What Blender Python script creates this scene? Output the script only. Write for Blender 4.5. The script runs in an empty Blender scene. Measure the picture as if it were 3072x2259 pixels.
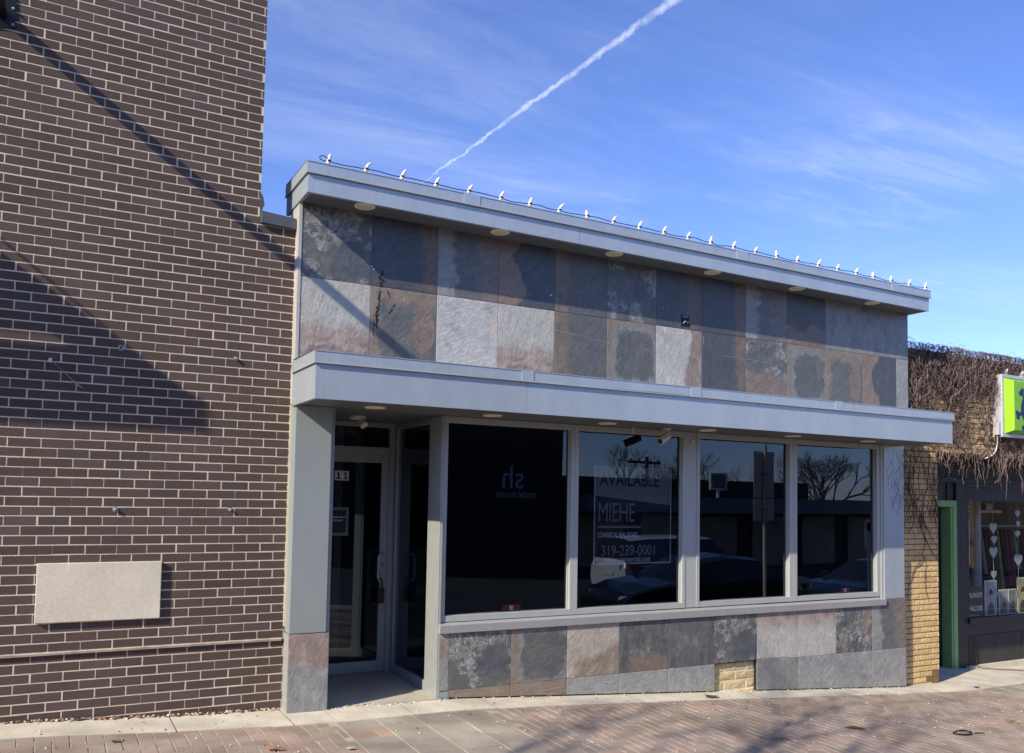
import bpy, math, random
import numpy as np
from mathutils import Vector, Matrix
random.seed(7); rng = np.random.default_rng(11)
C = bpy.context.scene
COL = C.collection
ZO = 1.7                       # heights below are measured from the camera's eye level
R_ = math.radians

def lin(c):
    return tuple(((v/255.)/12.92 if v/255. <= .04045 else ((v/255.+.055)/1.055)**2.4) for v in c)

# ------------------------------------------------------------------ terrain
GX = [-40, -3, 0, .9, 1.7, 3, 9, 9.7, 14, 70]
GZ = [-.6, -1.47, -1.605, -1.66, -1.69, -1.722, -2.157, -2.19, -2.39, -4.1]
def g(X, Y=-.1):
    return float(np.interp(X, GX, GZ)) + .02*(max(Y, -5.6)+.1)

# ------------------------------------------------------------------ mesh builder
class MB:
    def __init__(s): s.v = []; s.f = []; s.m = []; s.c = []
    def quad(s, a, b, c, d, m=0, col=None):
        n = len(s.v); s.v += [a, b, c, d]; s.f.append((n, n+1, n+2, n+3)); s.m.append(m); s.c.append(col)
    def poly(s, pts, m=0, col=None):
        n = len(s.v); s.v += list(pts); s.f.append(tuple(range(n, n+len(pts)))); s.m.append(m); s.c.append(col)
    def hexa(s, p, m=0, col=None):      # 8 points: bottom 4 ccw, top 4 ccw
        n = len(s.v); s.v += list(p)
        for f in ((3,2,1,0),(4,5,6,7),(0,1,5,4),(1,2,6,5),(2,3,7,6),(3,0,4,7)):
            s.f.append(tuple(n+i for i in f)); s.m.append(m); s.c.append(col)
    def box(s, x0, x1, y0, y1, z0, z1, m=0, col=None):
        s.hexa([(x0,y0,z0),(x1,y0,z0),(x1,y1,z0),(x0,y1,z0),(x0,y0,z1),(x1,y0,z1),(x1,y1,z1),(x0,y1,z1)], m, col)
    def prism(s, pts, y0, y1, m=0, col=None):   # outline in x,z (ccw seen from -Y), extruded from y0 to y1
        n = len(s.v); k = len(pts)
        s.v += [(x, y0, z) for x, z in pts] + [(x, y1, z) for x, z in pts]
        s.f.append(tuple(range(n, n+k))); s.m.append(m); s.c.append(col)
        s.f.append(tuple(range(n+2*k-1, n+k-1, -1))); s.m.append(m); s.c.append(col)
        for i in range(k):
            j = (i+1) % k
            s.f.append((n+j, n+i, n+k+i, n+k+j)); s.m.append(m); s.c.append(col)
    def tube(s, pts, r, n=6, m=0, cap=True, col=None):
        pts = [Vector(p) for p in pts]; rs = r if isinstance(r, (list, tuple)) else [r]*len(pts)
        base = len(s.v)
        t0 = (pts[1]-pts[0]).normalized(); ref = Vector((0,0,1)) if abs(t0.z) < .9 else Vector((1,0,0))
        u = t0.cross(ref).normalized()
        for i, p in enumerate(pts):
            t = (pts[min(i+1, len(pts)-1)]-pts[max(i-1, 0)])
            t = t.normalized() if t.length > 1e-9 else t0
            u = (u - t*u.dot(t)); u = u.normalized() if u.length > 1e-6 else t.orthogonal().normalized()
            w = t.cross(u)
            for k in range(n):
                a = 2*math.pi*k/n
                q = p + (u*math.cos(a)+w*math.sin(a))*rs[i]; s.v.append((q.x, q.y, q.z))
        for i in range(len(pts)-1):
            for k in range(n):
                a = base+i*n+k; b = base+i*n+(k+1) % n
                s.f.append((a, b, b+n, a+n)); s.m.append(m); s.c.append(col)
        if cap:
            s.f.append(tuple(base+k for k in range(n-1, -1, -1))); s.m.append(m); s.c.append(col)
            e = base+(len(pts)-1)*n
            s.f.append(tuple(e+k for k in range(n))); s.m.append(m); s.c.append(col)
    def lathe(s, prof, c, axis='z', n=24, m=0, col=None):   # prof: (radius, height) list
        base = len(s.v)
        for r, h in prof:
            for k in range(n):
                a = 2*math.pi*k/n; p, q = r*math.cos(a), r*math.sin(a)
                if axis == 'z': s.v.append((c[0]+p, c[1]+q, c[2]+h))
                elif axis == 'y': s.v.append((c[0]+p, c[1]-h, c[2]+q))
                else: s.v.append((c[0]+h, c[1]+p, c[2]+q))
        for i in range(len(prof)-1):
            for k in range(n):
                a = base+i*n+k; b = base+i*n+(k+1) % n
                s.f.append((a, b, b+n, a+n)); s.m.append(m); s.c.append(col)
        s.f.append(tuple(base+k for k in range(n-1, -1, -1))); s.m.append(m); s.c.append(col)
        e = base+(len(prof)-1)*n
        s.f.append(tuple(e+k for k in range(n))); s.m.append(m); s.c.append(col)
    def build(s, name, mats, parent=None, smooth=False, bevel=0, origin=None, angle=40):
        mats = mats if isinstance(mats, (list, tuple)) else [mats]
        v = np.array(s.v, float); v[:, 2] += ZO
        if parent is not None: o0 = np.array(base_of(parent))
        elif origin is not None: o0 = np.array(origin)+np.array((0,0,ZO))
        else:
            lo, hi = v.min(0), v.max(0); o0 = np.array(((lo[0]+hi[0])/2, (lo[1]+hi[1])/2, lo[2]))
        v -= o0
        me = bpy.data.meshes.new(name); me.from_pydata(v.tolist(), [], s.f)
        for mt in mats: me.materials.append(mt)
        me.polygons.foreach_set('material_index', s.m)
        if any(c is not None for c in s.c):
            at = me.color_attributes.new('Col', 'FLOAT_COLOR', 'CORNER')
            arr = []
            for f, c in zip(s.f, s.c):
                cc = (*(c or (.5,.5,.5)), 1.); arr += list(cc)*len(f)
            at.data.foreach_set('color', arr)
        if smooth:
            me.polygons.foreach_set('use_smooth', [True]*len(s.f))
            try: me.set_sharp_from_angle(angle=R_(angle))
            except Exception: pass
        me.update()
        ob = bpy.data.objects.new(name, me); COL.objects.link(ob)
        if parent is not None: ob.parent = parent
        else: ob.location = o0
        if bevel:
            b = ob.modifiers.new('Bevel', 'BEVEL'); b.width = bevel; b.segments = 2; b.limit_method = 'ANGLE'; b.angle_limit = R_(40)
        return ob
def base_of(o):
    while o.parent is not None: o = o.parent
    return o.location
def tag(o, label=None, cat=None, group=None, kind=None):
    if label: o['label'] = label
    if cat: o['category'] = cat
    if group: o['group'] = group
    if kind: o['kind'] = kind
    return o
def thing(name, label, cat, loc, group=None):
    o = bpy.data.objects.new(name, None); COL.objects.link(o)
    o.location = (loc[0], loc[1], loc[2]+ZO); o.empty_display_size = .1
    return tag(o, label, cat, group)
def dup(root, loc, label=None, rz=None, parent=None):
    c = root.copy(); COL.objects.link(c)
    if parent is None:
        c.location = (loc[0], loc[1], loc[2]+ZO)
        if rz is not None: c.rotation_euler.z = rz
        if label: c['label'] = label
    else: c.parent = parent
    for ch in list(root.children): dup(ch, None, parent=c)
    return c

# ------------------------------------------------------------------ materials
def nodes(name):
    m = bpy.data.materials.new(name); m.use_nodes = True; nt = m.node_tree; nt.nodes.clear()
    return m, nt
def N(nt, t, **k):
    n = nt.nodes.new(t)
    for a, b in k.items():
        if hasattr(n, a): setattr(n, a, b)
    return n
def mat(name, col, rough=.5, metal=0, var=.12, vs=6, bump=0, bs=60, spec=.5, attr=False, var2=.1, vs2=90, coat=0, stretch=(1,1,1)):
    m, nt = nodes(name); L = nt.links.new
    out = N(nt, 'ShaderNodeOutputMaterial'); p = N(nt, 'ShaderNodeBsdfPrincipled'); L(p.outputs[0], out.inputs[0])
    p.inputs['Roughness'].default_value = rough; p.inputs['Metallic'].default_value = metal
    p.inputs['Specular IOR Level'].default_value = spec
    if coat: p.inputs['Coat Weight'].default_value = coat; p.inputs['Coat Roughness'].default_value = .05
    tc = N(nt, 'ShaderNodeTexCoord'); mp = N(nt, 'ShaderNodeMapping'); L(tc.outputs['Object'], mp.inputs[0])
    mp.inputs['Scale'].default_value = stretch
    n1 = N(nt, 'ShaderNodeTexNoise'); n1.inputs['Scale'].default_value = vs; n1.inputs['Detail'].default_value = 5; L(mp.outputs[0], n1.inputs[0])
    n2 = N(nt, 'ShaderNodeTexNoise'); n2.inputs['Scale'].default_value = vs2; n2.inputs['Detail'].default_value = 3; L(mp.outputs[0], n2.inputs[0])
    def rng_(n, v):
        r = N(nt, 'ShaderNodeMapRange'); r.inputs['From Min'].default_value = .25; r.inputs['From Max'].default_value = .75
        r.inputs['To Min'].default_value = 1-v; r.inputs['To Max'].default_value = 1+v; L(n.outputs[0], r.inputs[0]); return r
    a = rng_(n1, var); b = rng_(n2, var2)
    mu = N(nt, 'ShaderNodeMath', operation='MULTIPLY'); L(a.outputs[0], mu.inputs[0]); L(b.outputs[0], mu.inputs[1])
    vm = N(nt, 'ShaderNodeVectorMath', operation='SCALE'); L(mu.outputs[0], vm.inputs['Scale'])
    if attr:
        at = N(nt, 'ShaderNodeAttribute', attribute_name='Col'); L(at.outputs['Color'], vm.inputs[0])
    else: vm.inputs[0].default_value = col
    L(vm.outputs[0], p.inputs['Base Color'])
    if bump:
        n3 = N(nt, 'ShaderNodeTexNoise'); n3.inputs['Scale'].default_value = bs; n3.inputs['Detail'].default_value = 6; L(mp.outputs[0], n3.inputs[0])
        bp = N(nt, 'ShaderNodeBump'); bp.inputs['Strength'].default_value = bump; bp.inputs['Distance'].default_value = .01
        L(n3.outputs[0], bp.inputs['Height']); L(bp.outputs[0], p.inputs['Normal'])
    return m
def glassmat(name, tint, ior=1.5, refl=(1,1,1)):
    m, nt = nodes(name); L = nt.links.new
    out = N(nt, 'ShaderNodeOutputMaterial'); mx = N(nt, 'ShaderNodeMixShader'); L(mx.outputs[0], out.inputs[0])
    tr = N(nt, 'ShaderNodeBsdfTransparent'); tr.inputs[0].default_value = (*tint, 1)
    gl = N(nt, 'ShaderNodeBsdfGlossy'); gl.inputs['Roughness'].default_value = .004; gl.inputs[0].default_value = (*refl, 1)
    fr = N(nt, 'ShaderNodeFresnel'); fr.inputs[0].default_value = ior
    ge = N(nt, 'ShaderNodeNewGeometry'); inv = N(nt, 'ShaderNodeMath', operation='SUBTRACT'); inv.inputs[0].default_value = 1.
    L(ge.outputs['Backfacing'], inv.inputs[1])
    mu = N(nt, 'ShaderNodeMath', operation='MULTIPLY'); L(fr.outputs[0], mu.inputs[0]); L(inv.outputs[0], mu.inputs[1])
    # very slight waviness of plate glass
    tc = N(nt, 'ShaderNodeTexCoord'); n3 = N(nt, 'ShaderNodeTexNoise'); n3.inputs['Scale'].default_value = 1.6; n3.inputs['Detail'].default_value = 1
    L(tc.outputs['Object'], n3.inputs[0])
    bp = N(nt, 'ShaderNodeBump'); bp.inputs['Strength'].default_value = .02; bp.inputs['Distance'].default_value = .02
    L(n3.outputs[0], bp.inputs['Height']); L(bp.outputs[0], gl.inputs['Normal'])
    L(mu.outputs[0], mx.inputs[0]); L(tr.outputs[0], mx.inputs[1]); L(gl.outputs[0], mx.inputs[2])
    return m
def clearmat(name):
    m, nt = nodes(name); out = N(nt, 'ShaderNodeOutputMaterial'); tr = N(nt, 'ShaderNodeBsdfTransparent')
    tr.inputs[0].default_value = (.97,.98,.98,1); nt.links.new(tr.outputs[0], out.inputs[0]); return m

m_brick = mat('dark_brick', (0,0,0), .8, var=.12, vs=2, bump=.4, bs=140, attr=True, var2=.20, vs2=160, spec=.25)
m_mortar = mat('mortar', lin((216,203,178)), .9, var=.10, vs=9, bump=.6, bs=180, var2=.15)
m_slate = mat('slate_tile', (0,0,0), .40, var=.05, vs=4, bump=.3, bs=40, attr=True, var2=.10, vs2=110, spec=.5)
m_alu = mat('silver_panel', lin((176,186,192)), .33, .35, var=.07, vs=5, bump=.09, bs=1.8, var2=.05, vs2=45, stretch=(1,1,.25))
m_alu2 = mat('grey_panel', lin((154,162,160)), .42, .25, var=.05, vs=2, var2=.03, bump=.05, bs=2.4)
m_frame = mat('window_aluminium', lin((174,178,174)), .42, .15, var=.05, vs=7, var2=.03)
m_frame_d = mat('door_aluminium', lin((164,168,164)), .45, .3, var=.08, vs=9, var2=.04)
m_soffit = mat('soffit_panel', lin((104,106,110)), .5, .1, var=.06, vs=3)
m_capd = mat('dark_coping', lin((88,90,94)), .45, .3, var=.08)
m_sill = mat('sill_metal', lin((158,158,156)), .45, .1, var=.06, vs=5)
m_glass = glassmat('tinted_glass', (.44,.47,.50), 1.68, (.66,.80,1.0))
m_glass2 = glassmat('clear_glass', (.80,.82,.80), 1.45)
m_clear = clearmat('pane_back')
m_lime = mat('limestone', lin((206,199,180)), .85, var=.10, vs=4, bump=.10, bs=90, var2=.10, vs2=45)
m_conc = mat('concrete', lin((198,190,172)), .9, var=.24, vs=3.2, bump=.3, bs=120, var2=.14, vs2=70)
m_conc2 = mat('entry_concrete', lin((176,168,152)), .85, var=.28, vs=2.0, bump=.25, bs=100, var2=.12)
m_paver = mat('clay_paver', (0,0,0), .9, var=.36, vs=2.3, bump=.5, bs=130, attr=True, var2=.20, vs2=120, spec=.2)
m_sand = mat('joint_sand', lin((172,160,142)), .95, var=.3, vs=5, bump=.4, bs=200, var2=.25)
m_asph = mat('asphalt', (.05,.05,.052), .9, var=.25, vs=.7, bump=.3, bs=90)
m_earth = mat('earth', (.12,.11,.09), .95, var=.3, vs=.3)
m_black = mat('black_metal', (.012,.012,.014), .4, .3, var=.1)
m_darkgap = mat('dark_gap', (.015,.015,.016), .9)
m_white = mat('white_plastic', lin((216,214,208)), .45, var=.04)
m_bulb = mat('frosted_bulb', lin((218,216,208)), .3, var=.04, vs=30)
m_cable = mat('green_cable', lin((34,48,52)), .6)
m_lens = mat('cream_lens', lin((222,210,172)), .5, var=.05, vs=9)
m_lens2 = mat('cream_trim', lin((236,228,204)), .5, var=.04)
m_steel = mat('galvanised_steel', lin((150,152,152)), .45, .7, var=.2, vs=20)
m_rust = mat('rusty_steel', lin((92,66,50)), .8, .2, var=.3, vs=40)
m_ybrick = mat('yellow_brick', (0,0,0), .85, var=.12, vs=12, bump=.8, bs=55, attr=True, var2=.2, vs2=80, spec=.2)
m_ymort = mat('yellow_brick_joint', lin((120,96,64)), .95, var=.2, vs=10)
m_pmort = mat('pale_joint', lin((214,204,178)), .95, var=.15, vs=12)
m_vine = mat('vine_stem', lin((120,104,98)), .9, var=.35, vs=9, var2=.2)
m_navy = mat('charcoal_paint', lin((34,36,43)), .5, var=.12, vs=4, bump=.1, bs=40)
m_navy2 = mat('weathered_charcoal_wood', lin((52,50,48)), .75, var=.25, vs=6, bump=.3, bs=60, stretch=(1,1,.2))
m_green = mat('green_paint', lin((128,172,112)), .55, var=.1, vs=8)
m_sgreen = mat('green_acrylic', lin((122,186,52)), .25, var=.02)
m_sgreen_lit = mat('sunlit_green_acrylic', lin((156,216,44)), .25, var=.02)  # brighter copy of the green: sunlight painted onto the sign's side flanks
m_emblem = mat('dark_blue_vinyl', lin((26,42,84)), .5, var=.02)
m_cab = mat('sign_cabinet', lin((198,200,202)), .4, .3, var=.05)
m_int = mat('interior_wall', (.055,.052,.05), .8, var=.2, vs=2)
m_intl = mat('interior_light_trim', lin((150,140,122)), .6, var=.1)
m_intf = mat('interior_wood_floor', lin((96,78,58)), .5, var=.3, vs=4, stretch=(1,6,1))
m_red = mat('red_vinyl', lin((128,30,32)), .5)
m_card = mat('white_card', lin((226,224,216)), .6, var=.04)
m_chip = mat('chip_grey', lin((188,188,186)), .7)
m_ink = mat('black_ink', (.012,.012,.013), .6)
m_grey = mat('grey_print', lin((112,116,126)), .6)
m_dkprint = mat('dark_navy_print', lin((22,26,40)), .6)
m_wprint = mat('white_print', lin((236,236,238)), .6)
m_gprint = mat('pale_grey_print', lin((168,168,172)), .6)
m_frost = mat('etched_lettering', lin((104,112,150)), .5)
m_tan = mat('tan_wall', lin((172,136,104)), .85, var=.12, vs=1)
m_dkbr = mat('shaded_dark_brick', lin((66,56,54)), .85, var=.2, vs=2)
m_bark = mat('bare_bark', lin((86,76,68)), .9, var=.3, vs=4)
m_leaf = mat('dry_leaf', lin((164,112,78)), .8, var=.25, vs=40)
m_twig = mat('dry_twig', lin((80,58,48)), .85, var=.3, vs=30)

# ------------------------------------------------------------------ numpy noise
def gnoise(x, y, seed):
    xi = np.floor(x).astype(np.int64); yi = np.floor(y).astype(np.int64); xf = x-xi; yf = y-yi
    def grad(ix, iy, dx, dy):
        h = (ix*374761393 + iy*668265263 + seed*982451653) & 0x7fffffff
        h = ((h ^ (h >> 13))*1274126177) & 0x7fffffff; h = h ^ (h >> 16)
        a = (h % 4096)/4096*2*np.pi
        return np.cos(a)*dx + np.sin(a)*dy
    u = xf*xf*xf*(xf*(xf*6-15)+10); v = yf*yf*yf*(yf*(yf*6-15)+10)
    a = grad(xi, yi, xf, yf); b = grad(xi+1, yi, xf-1, yf); c = grad(xi, yi+1, xf, yf-1); d = grad(xi+1, yi+1, xf-1, yf-1)
    return (a*(1-u)+b*u)*(1-v) + (c*(1-u)+d*u)*v
def fbm(x, y, seed, o=5):
    t = 0; a = 1.; s = 0
    for i in range(o): t = t + a*gnoise(x*2**i, y*2**i, seed+i*17); s += a; a *= .55
    return t/s*1.6
def ss(a, b, x):
    t = np.clip((x-a)/(b-a), 0, 1); return t*t*(3-2*t)

# ------------------------------------------------------------------ slate look of the porcelain tiles (printed faces)
DK = np.array(lin((95,98,97))); BL = np.array(lin((80,84,90))); MD = np.array(lin((131,133,131))); LT = np.array(lin((174,174,167)))
PL = np.array(lin((178,179,177))); RU = np.array(lin((126,109,98))); BR = np.array(lin((128,115,101))); PU = np.array(lin((142,127,119))); OR = np.array(lin((134,112,97)))
def mixc(a, b, m): return a*(1-m[..., None]) + b*m[..., None]
def tile_rgb(kind, u, v, sd):
    wx = fbm(u*5+sd*2.3, v*5, sd+61, 5)*.085; wy = fbm(u*5, v*5+sd*1.9, sd+67, 5)*.085
    x = u+wx; y = v+wy
    n1 = fbm(x*3+sd*7.3, y*3, sd); n2 = fbm(x*7+sd*3.1, y*7, sd+5); n3 = fbm(x*2.2, y*2.2+sd*1.7, sd+9); nf = fbm(x*18, y*18+sd, sd+21, 3)
    one = np.ones(u.shape)
    flip = kind.endswith('-'); k = kind.rstrip('-')
    if flip: y = 1-y; v = 1-v
    def sol(c): return one[..., None]*c
    wav = np.abs(np.sin((x*2.2+y*5+n1*1.6)*7))
    if k == 'A':        # dark with pale mineral blotches
        c = sol(DK); c = mixc(c, BL*1.0, ss(-.1,.4,n3))
        reg = ss(.02,.22, fbm(x*2.1+sd, y*2.1, sd+31, 3)+.06)
        nb_ = fbm(x*10+sd*3.1, y*8, sd+5, 5)+.35*fbm(u*26, v*26, sd+6, 3)
        m = ss(-.02,.16, nb_)*reg*.8
        rim = np.exp(-((nb_+.02)/.05)**2)*reg
        fil = np.exp(-(fbm(x*8+sd, y*8, sd+37, 4)/.055)**2)*reg
        c = mixc(c, LT*.98, np.clip(.42*m+.35*rim+.62*fil, 0, .9))
    elif k == 'AR':     # blotches plus rust at the foot
        c = tile_rgb('A', u, v, sd); m = ss(.36,.2, y+.12*n1-.18*np.cos((x-.45)*3))
        c = mixc(c, RU, m*.8)
    elif k == 'AS':     # blotches plus a rust streak to the right
        c = tile_rgb('A', u, v, sd); m = np.exp(-((x-.80+.06*n1)/.09)**2)*ss(.3,.55,y)
        c = mixc(c, OR, m*.9)
    elif k == 'B':      # blue black, rust on the right edge
        c = sol(BL*.92); m = ss(.68,.84, x+.10*n1)*ss(-.05,.2,y); c = mixc(c, RU*.85, m*(.55+.45*wav))
    elif k == 'C':      # pale column on the left, swirling brown on the right
        c = sol(DK*1.06); m = ss(.30,.2, x+.10*n1); c = mixc(c, MD*1.1, m)
        rim = np.exp(-((x+.10*n1-.28)/.035)**2); c = mixc(c, LT, rim*.5*ss(-.3,.3,n2))
        c = mixc(c, PU*.8, ss(.5,.8,x+.15*n2)*.6)
    elif k == 'D':      # rust left third with a wavy border
        c = sol(BL*.95); b = .36+.12*np.sin(y*7+sd)+.10*n1; m = ss(b+.015, b-.015, x)
        cc = mixc(sol(RU), BR*1.15, wav*.7); c = c*(1-m[..., None])+cc*m[..., None]
    elif k == 'E':      # pale wavy relief
        c = sol(PL*.98); c = mixc(c, LT*.8, ss(.1,.6,n1)); rid = np.exp(-(fbm(x*4+n3, y*4, sd+3)/.03)**2); c = mixc(c, PL*1.25, rid*.5)
    elif k == 'F':      # pale above, purple brown at the foot
        c = sol(LT*.98); c = mixc(c, PU*1.08, ss(.50,.26, y+.16*n1)*.8); c = mixc(c, PU*.74, ss(.36,.06,y+.05*n2)*.8*np.clip(np.sin(v*38+n1*5+n2*2)*.7+.45,0,1))
        c = mixc(c, MD, ss(.2,.6,n2)*.4)
    elif k == 'G':      # dark rounded core, brown grey border
        d = (np.abs((x-.58)/.42)**5+np.abs((y-.44)/.44)**5)**.2+.10*n1+.03*n2; c = mixc(sol(DK*.95), MD*.90, ss(.82,1.04,d))
        c = mixc(c, BR*1.02, ss(1.0,1.2,d+.15*n2)*.75); rim = np.exp(-((d-.95)/.035)**2); c = mixc(c, LT*.75, rim*.22)
    elif k == 'GR':     # brown top and left with a rust oval on the right
        c = sol(DK*1.05); c = mixc(c, BR*1.12, np.maximum(ss(.72,.86,y+.08*n1), ss(.2,.08,x+.08*n1))*.9)
        d = np.hypot((x-.80)/.16, (y-.5)/.46)+.12*n1; c = mixc(c, RU*1.05, ss(1.05,.9,d)*(.5+.5*np.abs(np.sin(d*14))))
    elif k == 'H':      # pale with rust bands on the right
        c = sol(LT); c = mixc(c, MD*1.0, ss(.2,.6,n2)*.5)
        b = x+.08*np.sin(y*6)+.04*n1; m = ss(.66,.72,b); st = np.abs(np.sin(b*42)); c = c*(1-(m*.85)[..., None])+((RU*1.1)*(.75+.25*st)[..., None])*(m*.85)[..., None]
    elif k == 'HB':     # pinkish with layered brown at the foot
        c = sol(np.array(lin((170,162,150)))); c = mixc(c, MD, ss(.0,.5,n1)*.5)
        b = y+.14*np.sin(x*3.4+.6)-.05*n1; m = ss(.52,.34,b)*ss(.02,.3,x+.2*n2); st = np.abs(np.sin(b*62+n1*2)); c = c*(1-(m*.85)[..., None])+((BR*1.1)*(.72+.35*st)[..., None])*(m*.85)[..., None]
    elif k == 'I':      # dark with an arch of rust at the foot
        c = sol(BL*.9); b = y-.30+.10*np.cos((x-.3)*8)-.06*n1; m = ss(.06,-.02,b); c = mixc(c, RU, m*(.6+.4*np.abs(np.sin(b*40))))
    elif k == 'K':      # near uniform dark with faint vertical streaks
        c = sol(DK); c = mixc(c, DK*.72, ss(.15,.3,fbm(x*6, y*1.2+sd, sd+2))*.8); c = mixc(c, MD, ss(.2,.6,n3)*.5)
    elif k == 'KR':     # the same with rust low down
        c = tile_rgb('K', u, v, sd); m = ss(.26,.18, y+.07*n1-.03)*ss(.1,.3,x+.1*n2); c = mixc(c, RU*.95, m*.9)
    elif k == 'NB':     # dark, brown patch on the left
        c = sol(DK*.95); c = mixc(c, BR*.9, ss(.34,.2,x+.14*n1)*.8); c = mixc(c, BL, ss(.0,.4,n3)*.6)
    elif k == 'NR':     # dark, rusty centre right
        c = sol(BL*.95); c = mixc(c, RU*.75, np.exp(-((x-.78+.12*n1)/.16)**2)*.75*(.6+.4*wav))
    elif k == 'W':      # layered brown
        c = sol(BR*1.08); b = y*1.2+.10*n1+.05*np.sin(x*5); c = c*(.80+.32*np.abs(np.sin(b*24)))[..., None]; c = mixc(c, MD, ss(.1,.5,n2)*.35)
    elif k == 'P':      # brown top, bluish grey foot
        c = sol(MD*1.08); c = mixc(c, PU*1.0, ss(.48,.62,y+.14*n1)*.9); c = mixc(c, LT, ss(.1,.5,n2)*.3)
    elif k == 'Q':      # plain mid grey
        c = sol(MD*.98); c = mixc(c, DK, ss(.0,.5,n1)*.6)
    else:               # 'L' pale bluish wavy
        c = sol(MD*1.2); c = mixc(c, MD*.95, ss(.0,.5,n1)*.7); c = mixc(c, PL, np.exp(-(fbm(x*5, y*2, sd+3)/.03)**2)*.35)
    # cleft veins: fine pale and dark diagonal threads
    th = .9+.5*math.sin(sd); p = u*math.cos(th)+v*math.sin(th); q = -u*math.sin(th)+v*math.cos(th)
    v1 = fbm(p*3+n1*.8, q*9+n3*.9, sd+71, 4); vein = np.exp(-(v1/.035)**2)*ss(-.1,.35,n3+.2*n2)
    v2 = fbm(p*4+n3, q*14+n1, sd+83, 3)
    hz = fbm(p*2.2+n1, q*4+sd*.7, sd+97, 5); c = mixc(c, np.array(lin((146,130,117)))*np.mean(c)/.19, ss(.12,.5,hz)*.34)
    v3 = np.exp(-(fbm(p*2+n3*1.2, q*13+n1*1.4, sd+113, 4)/.03)**2)*ss(.0,.3,-n3)
    return np.clip(c*(1+.14*nf+.14*n2+.40*vein+.20*v2-.28*v3)[..., None], .004, .9)

def slate_mesh(name, tiles, Yp, parent, thick=.012, gap=.0016, joint=m_darkgap):
    """tiles: (x0,x1,z0,z1,kind,seed,(u0,u1,v0,v1)); one mesh, every tile a fine grid with its printed face and relief"""
    V = []; F = []; CC = []; MI = []; n0 = 0
    for (x0, x1, z0, z1, kind, sd, uv) in tiles:
        x0 += gap; x1 -= gap; z0a = z0 if callable(z0) else (lambda X, z=z0: z); 
        nx = max(5, int((x1-x0)*165)); nz = max(5, int(.6*165*(uv[3]-uv[2])))
        U, W = np.meshgrid(np.linspace(0,1,nx), np.linspace(0,1,nz))
        X = x0+(x1-x0)*U
        if callable(z0): zb = np.vectorize(z0)(X)
        else: zb = np.full(X.shape, z0+gap)
        zt = np.vectorize(z1)(X) if callable(z1) else np.full(X.shape, z1-gap)
        Z = zb+(zt-zb)*W
        uu = uv[0]+(uv[1]-uv[0])*U; vv = uv[2]+(uv[3]-uv[2])*W
        rgb = tile_rgb(kind, uu, vv, sd)
        th = .9+.5*math.sin(sd); pp = uu*math.cos(th)+vv*math.sin(th); qq = -uu*math.sin(th)+vv*math.cos(th)
        rd_ = fbm(pp*3+fbm(uu*3,vv*3+sd,sd+9)*.8, qq*9, sd+71, 4); h = fbm(uu*6+sd, vv*6, sd+40, 4)*.0008+np.exp(-(rd_/.07)**2)*.0011
        edge = np.minimum(np.minimum(U, 1-U)*(x1-x0), np.minimum(W, 1-W)*.5); h = h*ss(0,.03,edge)
        Yv = Yp-h + ss(.004,0,edge)*.001
        P = np.stack([X, Yv, Z], -1).reshape(-1, 3); V.append(P); CC.append(rgb.reshape(-1, 3))
        idx = np.arange(nx*nz).reshape(nz, nx)+n0
        q = np.stack([idx[:-1,:-1], idx[:-1,1:], idx[1:,1:], idx[1:,:-1]], -1).reshape(-1, 4); F.append(q); MI += [0]*len(q)
        n0 += nx*nz
        # edges back to the wall
        ring = np.concatenate([idx[0,:], idx[1:,-1], idx[-1,-2::-1], idx[-2:0:-1,0]])
        back = P[ring-(n0-nx*nz)].copy(); back[:, 1] = Yp+thick; V.append(back); CC.append(CC[-1][ring-(n0-nx*nz)]*.8)
        r2 = np.arange(len(ring))+n0; k = len(ring)
        q = np.stack([ring, r2, np.roll(r2, -1), np.roll(ring, -1)], -1); F.append(q); MI += [0]*len(q); n0 += k
    V = np.concatenate(V); CC = np.concatenate(CC); F = np.concatenate(F)
    V[:, 2] += ZO; V -= np.array(base_of(parent))
    me = bpy.data.meshes.new(name); me.from_pydata(V.tolist(), [], F.tolist())
    me.materials.append(m_slate)
    at = me.color_attributes.new('Col', 'FLOAT_COLOR', 'POINT'); at.data.foreach_set('color', np.concatenate([CC, np.ones((len(CC),1))], 1).ravel())
    me.polygons.foreach_set('use_smooth', [True]*len(F)); me.set_sharp_from_angle(angle=R_(50)); me.update()
    o = bpy.data.objects.new(name, me); COL.objects.link(o); o.parent = parent
    return o

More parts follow.
